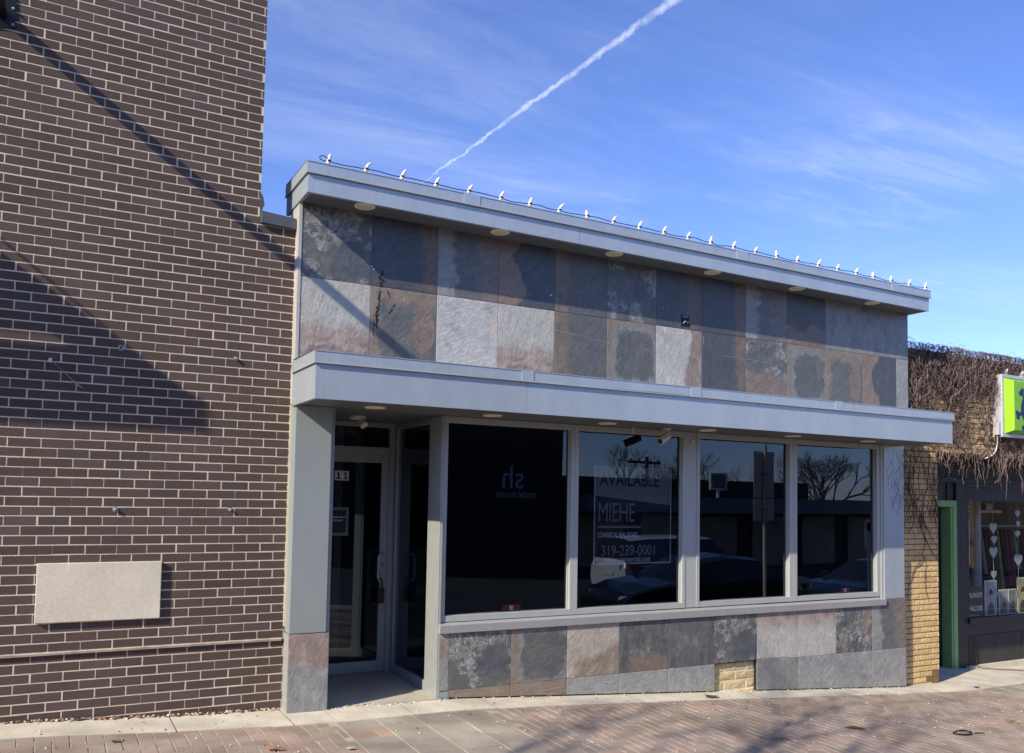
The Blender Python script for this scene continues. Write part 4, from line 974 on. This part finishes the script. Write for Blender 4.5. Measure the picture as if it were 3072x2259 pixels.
# pan-formed face: raised tray with sloping flanks
x0,x1,z0,z1 = gx0+.045,12.86,.932,1.662; d = .085; e = .10
mb = MB(); A = [(x0,-.126,z0),(x1,-.126,z0),(x1,-.126,z1),(x0,-.126,z1)]; B = [(x0+.085,-.126-d,z0+.045),(x1-.085,-.126-d,z0+.045),(x1-.085,-.126-d,z1-.045),(x0+.085,-.126-d,z1-.045)]
mb.quad(*B, 0); mb.quad(A[3],A[0],B[0],B[3],1); mb.quad(A[0],A[1],B[1],B[0],0); mb.quad(A[1],A[2],B[2],B[1],1); mb.quad(A[2],A[3],B[3],B[2],0)
mb.build('face', [m_sgreen, m_sgreen_lit], t)
yy = -.126-d-.003; ec = (11.335,1.262)
mb = MB(); pts = [(ec[0]+math.cos(a)*.20, ec[1]+math.sin(a)*.215) for a in np.linspace(0,2*math.pi,40,endpoint=False)]; mb.prism(pts, yy, yy+.003)
for ang in (130, 197, 243, 60, 0, 300):
    a = R_(ang); dx, dz = math.cos(a), math.sin(a); nx, nz = -dz, dx
    P = lambda r, w: (ec[0]+dx*r+nx*w, ec[1]+dz*r+nz*w)
    mb.prism([P(.15,-.024),P(.275,-.022),P(.275,.022),P(.15,.024)], yy-.0004, yy+.0022)
    for s in (-1,1):
        c = P(.29, s*.026); mb.prism([(c[0]+math.cos(b)*.034, c[1]+math.sin(b)*.034) for b in np.linspace(0,2*math.pi,16,endpoint=False)], yy-.0008-.0003*s, yy+.0016)
mb.build('emblem', m_emblem, t)
mb = MB(); mb.box(gx0-.06,gx0-.001,-.115,-.045,.91,1.07); mb.build('junction_box', m_cab, t, bevel=.004)
mb = MB(); mb.tube([(gx0-.03,-.08,.915),(gx0-.03,-.08,.80),(gx0-.05,-.07,.70),(gx0-.10,-.05,.64),(gx0-.14,.02,.60)], .012, 10); mb.build('conduit', m_steel, t, True)
for x, lab in ((11.02,'b'),(11.38,'b'),(11.74,'b')):
    mb = MB(); mb.box(x-.02,x+.02,-.10,-.06,1.707,1.73); mb.tube([(x,-.08,1.73),(x+.02,-.085,1.775),(x+.04,-.09,1.80)], [.018,.02,.005], 10); mb.build('bulb_clip', m_white, t, True)

# climbing vine: bare stems matted over the yellow wall
random.seed(77); nrg = np.random.default_rng(77)
vt = thing('climbing_vine', 'dense leafless brown vine matted over the yellow brick wall', 'vine', (11.0,-.05,.6))
def vine_walk(x, z, ang, L, r, yo, step=.035, wob=.45, grav=0., ylim=(-.11,-.008), xmin=9.06):
    P = [(x,yo,z)]; y = yo
    n = max(3, int(L/step))
    for i in range(n):
        ang += random.gauss(0, wob); 
        if grav: ang += (-math.pi/2-ang)*grav
        x = max(x+math.cos(ang)*step, xmin); z += math.sin(ang)*step
        if z > 1.985: z = 1.985-random.random()*.03; ang = -ang
        y = min(max(y+random.gauss(0,.009), ylim[0]), ylim[1]); P.append((x,y,z))
    return P, [r*(1-.75*i/n) for i in range(n+1)]
mb = MB()
for i in range(150):     # main stems
    P, rr = vine_walk(random.uniform(9.1,13.8), random.uniform(.65,1.9), random.choice((random.uniform(-.5,.5),random.uniform(2.6,3.6),random.uniform(.8,2.2))), random.uniform(.5,1.3), random.uniform(.006,.013), random.uniform(-.05,-.012)); mb.tube(P, rr, 5, cap=False)
mb.build('main_stem', m_vine, vt, True)
m_vine_shade = mat('shaded_vine_stem', lin((78,66,62)), .95, var=.35, vs=9, var2=.2)  # darker stem colour paints the shade deep inside the mat
def dens(x, z): return float(fbm(np.array([x*1.6]), np.array([z*2.2]), 5, 3)[0])
for nm, mt, cnt, ya, yb, ra, rb in (('twig_mat', m_vine_shade, 5200, -.075, -.008, .0022, .0052), ('twig_mat', m_vine, 2000, -.115, -.05, .0016, .0044)):  # dark layer painted as shade at depth, pale layer in front as highlights
    mb = MB(); k = 0
    while k < cnt:
        top = random.random() < .5
        x = random.uniform(9.07,13.6); z = random.uniform(1.42,1.97) if top else random.uniform(.66,1.75)
        k += 1
        if 10.25 < x < 10.86 and .72 < z < 1.5 and random.random() < .75: continue
        if z < 1.5 and dens(x, z) < -.06 and random.random() < .8: continue
        P, rr = vine_walk(x, z, random.uniform(-3.3,3.3), random.choice((.1,.2,.3,.5))*random.uniform(.6,1.4), random.uniform(ra,rb), random.uniform(ya,yb), .03, random.uniform(.25,.9), random.choice((0,0,.03,.08)), (ya,yb))
        mb.tube(P, rr, 3, cap=False)
    mb.build(nm, mt, vt)
mb = MB()
for i in range(150):    # fringe of hanging strands under the wall's lower edge
    x = random.uniform(9.62,13.6); L = random.choice((.1,.16,.22,.3)) * random.uniform(.6,1.5)
    P, rr = vine_walk(x, random.uniform(.60,.74), -math.pi/2, L, random.uniform(.003,.006), random.uniform(-.10,-.02), .03, .3, .25)
    mb.tube(P, rr, 4, cap=False)
    for q in P[2::3]:
        if random.random() < .6:
            P2, r2 = vine_walk(q[0], q[2], -math.pi/2+random.gauss(0,.9), random.uniform(.04,.1), .003, q[1], .02, .4, .1); mb.tube(P2, r2, 3, cap=False)
for x, L in ((10.55,.50),(10.62,.42),(10.95,.62),(11.05,.40),(11.35,.48),(11.9,.4)):
    P, rr = vine_walk(x, .66, -math.pi/2, L, .006, -.05, .03, .22, .25); mb.tube(P, rr, 4, cap=False)
mb.build('hanging_strand', m_vine, vt)
mb = MB()
for i in range(95):     # over the pier and on to the silver panel
    x = random.uniform(9.0,9.7); z = random.uniform(-.15,.66)
    P, rr = vine_walk(x, z, random.uniform(-2.4,-.6), random.uniform(.15,.55), random.uniform(.0022,.005), random.uniform(-.03,-.012), .03, .35, .12, (-.035,-.010)); mb.tube(P, rr, 3, cap=False)
for pts in ([(9.42,.0),(9.36,-.28),(9.45,-.45),(9.40,-.62),(9.46,-.72),(9.43,-.95),(9.47,-1.1),(9.52,-1.18)], [(9.44,-.40),(9.60,-.62),(9.70,-.70)], [(9.38,-.12),(9.55,-.40),(9.70,-.55)], [(9.30,-.1),(9.12,-.4)], [(9.38,-.70),(9.25,-.76),(9.15,-.95),(9.09,-1.2)], [(9.2,.6),(9.15,.2),(9.3,-.1),(9.42,-.35)], [(9.55,.6),(9.5,.2),(9.35,-.2)]):
    P = []
    for (a, b), (c, d_) in zip(pts[:-1], pts[1:]):
        for t_ in np.linspace(0,1,6)[:-1]: P.append((a+(c-a)*t_+random.gauss(0,.006), -.018, b+(d_-b)*t_))
    mb.tube(P, [.006*(1-.6*i/len(P)) for i in range(len(P))], 5, cap=False)
for i in range(46):     # wisps hanging in front of the silver pilaster
    x = random.uniform(8.64,9.02) if random.random() < .45 else random.uniform(8.86,9.04)
    P, rr = vine_walk(x, random.uniform(.05,.66), random.uniform(-2.6,-.5), random.uniform(.12,.40), random.uniform(.0016,.0032), -.125, .025, .35, .15, (-.15,-.106), 8.62); mb.tube(P, rr, 3, cap=False)
mb.build('creeper_stem', mat('dark_vine_stem', lin((74,62,56)), .9, var=.3), vt)
mb = MB()
for x, z in ((9.10,1.98),(9.13,2.0),(9.85,1.97),(10.1,1.97),(11.2,1.96)):
    P = [(x,-.02,z)]; a = random.uniform(.5,1.2)
    for i in range(8): a += random.gauss(.25,.2)*(-1); P.append((P[-1][0]+math.cos(a)*.025,-.02,P[-1][2]+math.sin(a)*.025))
    mb.tube(P, .0022, 3)
mb.build('stray_tendril', m_vine, vt)

# chain on the concrete
t = thing('chain', 'rusty chain hanging from the charcoal planks and lying across the concrete', 'chain', (11.6,.5,g(11.6)))
def link(mb, c, d, roll, r=.012, w=.0028):
    d = Vector(d).normalized(); u = d.orthogonal().normalized(); v = d.cross(u); uu = u*math.cos(roll)+v*math.sin(roll)
    P = []
    for k in range(11):
        a = 2*math.pi*k/10; P.append(tuple(Vector(c)+d*math.cos(a)*r*1.5+uu*math.sin(a)*r*.8))
    mb.tube(P, w, 4, cap=False)
path = [(11.43,.66,-1.86),(11.44,.655,-2.05),(11.45,.64,g(11.45,0)+.03),(11.5,.57,g(11.5,0)+.014),(11.75,.42,g(11.75,0)+.014),(12.05,.30,g(12.05,0)+.014),(12.2,.27,g(12.2,0)+.014),(12.7,.10,g(12.7,0)+.014)]
mb = MB(); k = 0
for a, b in zip(path[:-1], path[1:]):
    a, b = Vector(a), Vector(b); n = int((b-a).length/.026)
    for i in range(n): link(mb, tuple(a+(b-a)*i/n), b-a, (k % 2)*math.pi/2+.3); k += 1
mb.build('links', m_rust, t, True)
mb = MB(); mb.tube([(11.43,.70,-1.86),(11.43,.66,-1.85),(11.43,.645,-1.87)], .006, 6); mb.build('hook', m_rust, t)

# leaves and scraps one can point at
def leafmesh(x, y, s, rot, label, m=m_leaf, curl=.4):
    mb = MB(); out = []
    prof = [(0,0),(.12,.10),(.18,.34),(.30,.16),(.40,.46),(.52,.20),(.62,.42),(.74,.16),(.86,.22),(1,0)]
    L = [(u,w) for u, w in prof]+[(u,-w) for u, w in prof[-2:0:-1]]
    ca, sa = math.cos(rot), math.sin(rot); gz = g(x, y)+.004
    def pt(u, w, dz): 
        X = (u-.5)*s; W = w*s*.9; h = curl*s*(.25*w*w*4*.3+.12*math.sin(u*5+w*3)+.12)+dz
        return (x+ca*X-sa*W, y+sa*X+ca*W, gz+h)
    n = len(L); top = [pt(u,w,.0016) for u, w in L]; bot = [pt(u,w,0) for u, w in L]
    ct, cb_ = pt(.5,0,.0016), pt(.5,0,0)
    mb.v = top+bot+[ct,cb_]
    for i in range(n):
        j = (i+1) % n
        for f in ((i,j,2*n),(n+j,n+i,2*n+1),(j,i,n+i,n+j)): mb.f.append(f); mb.m.append(0); mb.c.append(None)
    tag(mb.build('dry_leaf', m), label, 'leaf', 'dry leaves on the paving')
leafmesh(1.40,-1.045,.13,-.5,'curled orange brown oak leaf on the clay pavers')
leafmesh(1.875,-1.175,.075,-.3,'small pale tan leaf between clay pavers and grey flags', mat('pale_leaf', lin((206,176,140)), .8, var=.2))
leafmesh(5.80,-.31,.17,.1,'dark brown leaf lying on the concrete under the exposed brick', m_twig, .5)
leafmesh(9.95,-.33,.10,.4,'dark leaf scrap at the paver edge before the yellow pier', m_twig, .6)
leafmesh(.47,-.62,.07,.3,'thin broken leaf scrap on pavers below the limestone panel', m_twig, .5)
t = MB(); cx, cy = 7.375,-1.865; P = [(cx+.105*math.cos(a), cy+.055*math.sin(a), g(cx,cy)+.010+.004*math.sin(a*2)) for a in np.linspace(0,2*math.pi,29)]
t.tube(P, .008, 6, cap=False); P = [(cx+.10+.03*k, cy-.045-.012*k, g(cx,cy)+.008) for k in range(4)]; t.tube(P, .006, 5)
tag(t.build('rubber_ring', m_black, smooth=True), 'flat black rubber loop lying on the pavers', 'rubber loop')
t = MB(); P = [(6.26+.115*k*.33, -1.50-.045*k*.6, g(6.3,-1.5)+.010+.006*math.sin(k)) for k in range(5)]
t.tube(P, [.003,.011,.013,.010,.003], 6); tag(t.build('seed_pod', m_twig, smooth=True), 'long curved brown seed pod lying on the clay pavers', 'seed pod')
t = MB(); random.seed(55)
for i in range(60):
    x, y = 8.46+random.gauss(0,.035), -1.66+random.gauss(0,.03); a = random.uniform(0,6.28); z = g(x,y)+random.uniform(.006,.04)
    t.tube([(x,y,z),(x+math.cos(a)*.03,y+math.sin(a)*.03,z+random.gauss(0,.012))], .0025, 4)
tag(t.build('grass_clump', mat('dry_grass', lin((150,132,100)), .9, var=.3)), 'small dry tuft of dead grass on the pavers near the curb side', 'tuft')

# =================================================================== ACROSS THE STREET (seen mirrored in the panes)
def bare_tree(x, y, h, label, seed, name='bare_tree', spread=.55, lean=0., depth=6, rtop=None, group='bare trees across the street', r0=None):
    random.seed(seed); zb = g(x, y)-.05
    t = thing(name, label, 'tree', (x,y,zb), group)
    trunk = MB(); crown = MB(); tips = []
    def grow(p, d, L, r, lev):
        n = 3 if lev < 2 else 2; P = [tuple(p)]; q = Vector(p); dd = Vector(d)
        for i in range(n):
            dd = (dd+Vector((random.gauss(0,.12),random.gauss(0,.12),random.gauss(.03,.08)))).normalized(); q = q+dd*L/n; P.append(tuple(q))
        (trunk if lev == 0 else crown).tube(P, [r*(1-.3*i/n) for i in range(n+1)], 6 if lev < 2 else (4 if lev < 4 else 3), cap=False)
        if lev >= depth: return
        k = 3 if lev < 3 else random.choice((2,3))
        for i in range(k):
            a = random.uniform(0,6.28); s = random.uniform(spread*.6, spread*1.25)
            u = dd.orthogonal().normalized(); v = dd.cross(u); nd = (dd*math.cos(s)+(u*math.cos(a)+v*math.sin(a))*math.sin(s)+Vector((0,0,.08))).normalized()
            grow(P[-1] if i else P[-1], nd, L*random.uniform(.62,.80), r*(.70 if i == 0 else .55), lev+1)
    grow((x,y,zb), (lean,0,1), h*.30, r0 or h*.022, 0)
    trunk.build('trunk', m_bark, t, True); crown.build('crown', m_bark, t, True)
    return t
bare_tree(-6.6,-6.3,9.4,'bare street tree left of the shop casting branch shadows',102,'street_tree',.40,.10,6,group='street trees',r0=.11)
tl_ = [(44,-27,9.5,'broad bare tree reflected in the last pane'),(43,-52,7.4,'round bare tree just past the corner of the dark building'),(50,-55,6.6,'bare tree behind the utility pole'),(57,-50,7.6,'bushy bare tree left of the roof sign'),(60,-46,7.8,'slim bare tree behind the roof sign'),
  (66,-52,8.4,'bare tree behind the parking sign pole'),(70,-56,7.8,'farthest bare tree over the canopy roof'),(75,-50,9.2,'tall bare tree over the right end of the canopy roof'),(80,-54,8.8,'bare tree between the tall one and the tan building'),
  (46.5,-49,6.2,'low bare tree left of the utility pole'),(54,-58,8.2,'pale bare tree between the utility pole and the roof sign'),(62.5,-57,7.0,'low bare tree right of the roof sign'),(72.5,-47,7.4,'spreading bare tree left of the tallest')]
for i, (x, y, h, l) in enumerate(tl_):
    bare_tree(x, y, h*(1.20 if i else 1.0), l, 300+i, depth=6, spread=.50)
t = thing('dark_building', 'tall dark brick building across the street', 'building', (5,-23,g(5)))
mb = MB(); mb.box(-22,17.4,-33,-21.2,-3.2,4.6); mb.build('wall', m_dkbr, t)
mb = MB(); mb.box(-22.1,17.5,-33.1,-21.1,4.6,4.85); mb.build('parapet_cap', m_capd, t)
for x in (-16,-11,-6,-1,4,9,14):
    mb = MB(); mb.box(x,x+1.7,-21.19,-21.12,-.9,.9); w = mb.build('window', m_ink, t); mb = MB(); mb.box(x-.05,x+1.75,-21.18,-21.05,-1.02,-.92); mb.build('sill', m_dkbr, w)
t = thing('canopy_building', 'low charcoal shop row with a long grey fascia across the street', 'building', (28,-24,g(28)))
mb = MB(); mb.box(17.6,31.5,-30,-22,-3.6,.85); mb.box(31.5,41,-30,-22.02,-3.8,.06); mb.build('wall', m_dkbr, t)
mb = MB(); mb.box(17.6,41.2,-21.95,-19.8,-.52,.10); mb.build('fascia', mat('faded_fascia', lin((120,122,128)), .6), t)
for x in np.arange(18.6,40,3.1):
    mb = MB(); mb.box(x,x+2.2,-21.99,-21.9,-2.9,-.7); w = mb.build('window', mat('lit_pane_tan', lin((176,156,126)), .4, var=.35, vs=1.5), t); mb = MB(); mb.box(x-.06,x,-21.99,-21.86,-3.2,-.6); mb.build('frame', m_capd, w)  # tan pane colour paints in reflections and lit shop interiors
t = thing('roof_sign', 'square framed sign standing on the canopy roof', 'sign', (25,-20.5,.1))
mb = MB()
for a in ((24.2,24.3,.42,1.12),(25.05,25.15,.42,1.12)): mb.box(a[0],a[1],-20.6,-20.5,a[2],a[3])
mb.box(24.3,25.05,-20.6,-20.5,.42,.5); mb.box(24.3,25.05,-20.6,-20.5,1.04,1.12); mb.build('frame', m_card, t)
mb = MB(); mb.box(24.3,25.05,-20.57,-20.53,.5,1.04); mb.build('panel', m_grey, t)
mb = MB(); mb.box(24.6,24.7,-20.6,-20.5,.10,.42); mb.build('post', m_card, t)
t = thing('tan_building', 'tan brown building down the street', 'building', (60,-24,g(60)))
mb = MB(); mb.box(48,80,-24.5,-23,-4.6,9.0); mb.build('wall', m_tan, t)
for x in (49.5,53,56.5,60,63.5):
    mb = MB(); mb.box(x,x+1.6,-23.0,-22.9,-1.2,.8); mb.build('window', m_ink, t)
t = thing('utility_pole', 'wooden utility pole with one crossarm', 'pole', (27.4,-29,g(27)))
mb = MB(); mb.tube([(27.4,-29,-3.4),(27.4,-29,2.2)], [.16,.11], 10); mb.build('pole', m_bark, t, True)
mb = MB(); mb.box(26.35,28.45,-29.2,-29.1,1.83,1.97); mb.build('crossarm', m_bark, t)
for x in (26.5,27.0,27.8,28.3):
    mb = MB(); mb.lathe([(.05,0),(.06,.06),(.03,.14)], (x,-29.15,1.97), 'z', 10); mb.build('insulator', m_grey, t, True)
t = thing('sign_pole', 'steel kerb pole carrying two stacked parking signs', 'sign pole', (11.75,-5.0,g(11.75,-5)))
mb = MB(); mb.tube([(11.75,-5.0,g(11.75,-5)-.05),(11.75,-5.0,1.05)], .034, 12); mb.build('pole', mat('sunlit_pole', lin((214,204,182)), .6, var=.1), t, True)  # pale tan colour puts sunlight onto the steel pole
for z0, z1 in ((.06,.92),(-.37,.045)):
    mb = MB(); mb.box(11.50,12.02,-5.045,-5.038,z0,z1); pn = mb.build('panel', m_card, t, bevel=.02)
    mb = MB(); mb.box(11.71,11.79,-5.037,-4.965,(z0+z1)/2-.02,(z0+z1)/2+.02); mb.build('clamp', m_steel, pn)
t = thing('no_parking_sign', 'white no parking sign on a slim post by the kerb', 'sign', (14.9,-5.2,g(14.9,-5)))
mb = MB(); mb.tube([(14.9,-5.25,g(14.9,-5)-.05),(14.9,-5.25,-.33)], .025, 8); mb.build('post', m_steel, t, True)
mb = MB(); mb.box(14.75,15.05,-5.222,-5.215,-.95,-.36); mb.build('panel', m_card, t, bevel=.01)
mb = MB(); mb.lathe([(.10,0),(.10,.003),(.078,.003),(.078,0)], (14.9,-5.213,-.50), 'y', 28); mb.build('ring', m_red, t)

def car(name, label, x, y, rz, paint, suv=False):
    """x,y: middle of the car; it points along +X before turning"""
    z = g(x, -5.6)-.16
    t = thing(name, label, 'car', (0,0,0), 'cars parked along the kerb'); t.location = (0,0,0)
    H = 1.74 if suv else 1.44; L = 4.75; W = .93
    body, glass = MB(), MB()
    # stations: x, bottom, belt, roof, roof half width factor
    if suv: S = [(-2.38,.45,.95,.95,.93),(-2.34,.32,1.02,1.15,.80),(-2.20,.28,1.05,1.68,.76),(-1.6,.26,1.05,1.73,.76),(-.6,.26,1.03,1.74,.77),(.35,.26,1.02,1.70,.76),(1.05,.26,1.02,1.10,.84),(1.7,.26,.98,1.00,.86),(2.2,.28,.90,.90,.88),(2.37,.36,.72,.72,.90)]
    else: S = [(-2.38,.40,.80,.80,.92),(-2.3,.30,.96,.97,.86),(-1.75,.26,.98,1.05,.82),(-1.05,.24,.95,1.38,.70),(-.3,.24,.93,1.44,.70),(.35,.24,.92,1.38,.70),(1.15,.24,.92,.97,.84),(1.75,.26,.86,.90,.86),(2.2,.28,.76,.77,.88),(2.37,.34,.62,.62,.90)]
    rings = []
    for sx, zb, zl, zr, wf in S:
        end = 1-.12*max(0,(abs(sx)-1.9)/.5)
        rings.append([(sx,-W*end*.92,zb),(sx,-W*end,zb+.22),(sx,-W*end*.985,(zb+zl)/2+.1),(sx,-W*end*.95,zl),(sx,-W*wf*end,zr-.05 if zr-zl > .15 else zr-.004),(sx,-W*wf*.72*end,zr),(sx,0,zr+.02)])
    full = [r+[(p[0],-p[1],p[2]) for p in r[-2::-1]] for r in rings]
    m = len(full[0])
    for i in range(len(full)-1):
        a, b = full[i], full[i+1]
        tall = (S[i][3]-S[i][2] > .2) or (S[i+1][3]-S[i+1][2] > .2)
        both = (S[i][3]-S[i][2] > .2) and (S[i+1][3]-S[i+1][2] > .2)
        for k in range(m-1):
            side = k in (3, m-5); roofk = 4 <= k <= m-6
            tgt = glass if (tall and side) or (tall and not both and roofk) else body
            tgt.quad(a[k+1], b[k+1], b[k], a[k])
    body.poly(full[0][::-1]); body.poly(full[-1])
    Mx = Matrix.Translation((x,y,z+ZO)) @ Matrix.Rotation(rz,4,'Z')
    def fin(mb, nm, mt, par=t, smooth=True):
        o = mb.build(nm, mt, par, smooth, angle=30); o.data.transform(Matrix.Translation((0,0,-ZO))); o.data.transform(Mx); return o
    bo = fin(body, 'body', paint); fin(glass, 'window', m_cgl)
    for sx in (-1.42,1.45):
        for sy in (-.80,.80):
            mb = MB(); mb.lathe([(.20,-.11),(.33,-.10),(.345,0),(.33,.10),(.20,.11)], (sx,sy,.34), 'y', 24); w = fin(mb, 'wheel', m_tyre)
            mb = MB(); mb.lathe([(.21,-.115),(.19,-.10),(.05,-.09),(.05,.09),(.19,.10),(.21,.115)], (sx,sy,.34), 'y', 20); fin(mb, 'rim', m_steel, w)
    for sy in (-1,1):
        mb = MB(); zt = .98 if suv else .80; mb.hexa([(-2.40,sy*.58,zt-.07),(-2.2,sy*.86,zt-.07),(-2.1,sy*.90,zt-.05),(-2.3,sy*.6,zt-.05),(-2.40,sy*.58,zt+.05),(-2.22,sy*.88,zt+.05),(-2.05,sy*.91,zt+.06),(-2.3,sy*.6,zt+.05)]); fin(mb, 'taillight', m_red, smooth=False)
        mb = MB(); mb.hexa([(2.36,sy*.50,.62),(2.2,sy*.80,.62),(2.1,sy*.80,.62),(2.2,sy*.5,.62),(2.33,sy*.52,.72),(2.16,sy*.80,.74),(2.0,sy*.80,.74),(2.1,sy*.5,.72)]); fin(mb, 'headlight', m_white, smooth=False)
        mb = MB(); mb.box(.72,.90,sy*.94-.09,sy*.94+.09,.98,1.10); fin(mb, 'mirror', paint)
    mb = MB(); mb.box(-2.405,-2.385,-.26,.26,.74,.86); fin(mb, 'number_plate', m_card, smooth=False)
    for o in list(t.children_recursive):
        o.data.transform(Matrix.Translation((-x,-y,-(z+ZO))))
    t.location = (x,y,z+ZO)
    return t
m_cgl = mat('car_glass', (.02,.022,.025), .08, var=0, spec=.8); m_tyre = mat('tyre', (.02,.02,.02), .8)
m_pw = mat('white_car_paint', lin((225,226,228)), .25, var=.0, coat=.6); m_pb = mat('black_car_paint', (.012,.013,.016), .22, var=.0, coat=.8); m_pg = mat('dark_grey_car_paint', (.03,.032,.036), .22, .3, var=0, coat=.8)
car('parked_car', 'white SUV across the street seen mirrored in the banner window', 15.0,-11.2,R_(2), m_pw, True)
car('parked_car', 'black sedan at the kerb mirrored low in the middle panes', 11.9,-7.0,R_(181), m_pb)
car('parked_car', 'dark grey sedan at the kerb behind the black sedan', 17.6,-7.05,R_(180), m_pg)

# =================================================================== LIGHT, SKY, CAMERA
sd = Vector((-2.67,-1.0,1.88)).normalized()
el = math.asin(sd.z); az = math.atan2(sd.x, sd.y)
sun = bpy.data.lights.new('sun', 'SUN'); sun.energy = 5.0; sun.angle = R_(.53); sun.color = (1.,.90,.73)
so = bpy.data.objects.new('sun', sun); COL.objects.link(so); so.rotation_euler = sd.to_track_quat('Z', 'Y').to_euler(); so.location = (-8,-9,12)
w = bpy.data.worlds.new('World'); C.world = w; w.use_nodes = True; nt = w.node_tree; nt.nodes.clear(); L = nt.links.new
out = N(nt,'ShaderNodeOutputWorld'); bg = N(nt,'ShaderNodeBackground'); L(bg.outputs[0], out.inputs[0]); bg.inputs[1].default_value = .11
sky = N(nt,'ShaderNodeTexSky'); sky.sky_type = 'NISHITA'; sky.sun_disc = False; sky.sun_elevation = el; sky.sun_rotation = az % (2*math.pi); sky.air_density = .85; sky.dust_density = .25; sky.ozone_density = 3.0; sky.altitude = 200
tc = N(nt,'ShaderNodeTexCoord')
hs = N(nt,'ShaderNodeHueSaturation'); hs.inputs['Saturation'].default_value = 1.06; hs.inputs['Value'].default_value = 1.0; L(sky.outputs[0], hs.inputs['Color'])
sep = N(nt,'ShaderNodeSeparateXYZ'); L(tc.outputs['Generated'], sep.inputs[0])
def mth(op, a, b=None, clamp=False):
    n = N(nt,'ShaderNodeMath',operation=op); n.use_clamp = clamp
    for i, v in enumerate((a, b)):
        if v is None: continue
        if isinstance(v, (int, float)): n.inputs[i].default_value = v
        else: L(v, n.inputs[i])
    return n.outputs[0]
def dotv(vec, v):
    n = N(nt,'ShaderNodeVectorMath',operation='DOT_PRODUCT'); L(vec, n.inputs[0]); n.inputs[1].default_value = v; return n.outputs['Value']
def noise(vec, scale, detail=5, rough=.6, dist=0):
    n = N(nt,'ShaderNodeTexNoise'); n.inputs['Scale'].default_value = scale; n.inputs['Detail'].default_value = detail; n.inputs['Roughness'].default_value = rough; n.inputs['Distortion'].default_value = dist; L(vec, n.inputs[0]); return n.outputs[0]
def mr(v, a, b, c=0., d=1.):
    n = N(nt,'ShaderNodeMapRange'); n.interpolation_type = 'SMOOTHSTEP'
    for i, q in enumerate((a,b,c,d)): n.inputs[i+1].default_value = q
    L(v, n.inputs[0]); return n.outputs[0]
zc = mth('MAXIMUM', sep.outputs[2], .06)
cu = N(nt,'ShaderNodeCombineXYZ'); L(mth('DIVIDE', sep.outputs[0], zc), cu.inputs[0]); L(mth('DIVIDE', sep.outputs[1], zc), cu.inputs[1])
mp = N(nt,'ShaderNodeMapping'); mp.inputs['Rotation'].default_value = (0,0,R_(-28)); mp.inputs['Scale'].default_value = (.45,1.5,1); L(cu.outputs[0], mp.inputs[0])
mp2 = N(nt,'ShaderNodeMapping'); mp2.inputs['Rotation'].default_value = (0,0,R_(-52)); mp2.inputs['Scale'].default_value = (1.0,3.6,1); L(cu.outputs[0], mp2.inputs[0])
ci = mth('ADD', mth('MULTIPLY', mr(noise(mp.outputs[0], 1.0, 9, .66, .8), .40, .82), mr(noise(cu.outputs[0], .5, 3, .5), .34, .66)), mth('MULTIPLY', mth('MULTIPLY', mr(noise(mp2.outputs[0], 1.6, 9, .7, .9), .46, .8), mr(noise(cu.outputs[0], .9, 3, .5), .42, .62)), .55))
d1 = Vector((.356,.867,.349)).normalized(); d2 = Vector((.542,.668,.509)).normalized(); nn = d1.cross(d2).normalized(); tt = (d2-d1*d2.dot(d1)).normalized()
wob = mth('MULTIPLY', mth('SUBTRACT', noise(tc.outputs['Generated'], 9, 2), .5), .010)
wob2 = mth('MULTIPLY', mth('SUBTRACT', noise(tc.outputs['Generated'], 60, 5, .7), .5), .011)
dist = mth('ABSOLUTE', mth('ADD', mth('ADD', dotv(tc.outputs['Generated'], tuple(nn)), wob), wob2))
along = dotv(tc.outputs['Generated'], tuple(tt))
wd = mr(along, -.02, .36, .0013, .0050)
cm = mth('SUBTRACT', 1., mth('DIVIDE', dist, wd), True)
cm = mth('MULTIPLY', mth('POWER', cm, .7), mr(along, -.02, .03))
cm = mth('MULTIPLY', cm, mr(noise(tc.outputs['Generated'], 55, 5, .7), .32, .62, .25, 1.))
tot = mth('ADD', mth('MULTIPLY', ci, .38), mth('MULTIPLY', cm, .55), True)
mx = N(nt,'ShaderNodeMix'); mx.data_type = 'RGBA'; L(tot, mx.inputs[0]); tn = N(nt,'ShaderNodeVectorMath',operation='MULTIPLY'); L(hs.outputs[0], tn.inputs[0]); tn.inputs[1].default_value = (1.30,1.27,1.68); L(tn.outputs[0], mx.inputs[6]); mx.inputs[7].default_value = (7.0,7.6,9.0,1)
L(mx.outputs[2], bg.inputs[0])

cam = bpy.data.cameras.new('camera'); co = bpy.data.objects.new('camera', cam); COL.objects.link(co); C.camera = co
cam.sensor_width = 36; cam.lens = 36*2562.04/3072; cam.shift_y = (1347.16-1129.5)/3072; cam.clip_end = 2000; cam.clip_start = .05
pit, rol, yaw = .05529, .0180, .49765
fwd = Vector((math.sin(yaw),math.cos(yaw),0)); rt = Vector((math.cos(yaw),-math.sin(yaw),0)); up = Vector((0,0,1))
fwd, up = fwd*math.cos(pit)+up*math.sin(pit), up*math.cos(pit)-fwd*math.sin(pit)
rt, up = rt*math.cos(rol)+up*math.sin(rol), up*math.cos(rol)-rt*math.sin(rol)
co.matrix_world = Matrix(((rt.x,up.x,-fwd.x,0),(rt.y,up.y,-fwd.y,-6.8),(rt.z,up.z,-fwd.z,ZO),(0,0,0,1)))
C.view_settings.view_transform = 'Standard'; C.view_settings.look = 'None'; C.view_settings.exposure = .43; C.view_settings.gamma = 1
C.cycles.max_bounces = 8; C.cycles.transparent_max_bounces = 12; C.cycles.caustics_reflective = False; C.cycles.caustics_refractive = False
C.cycles.use_denoising = True
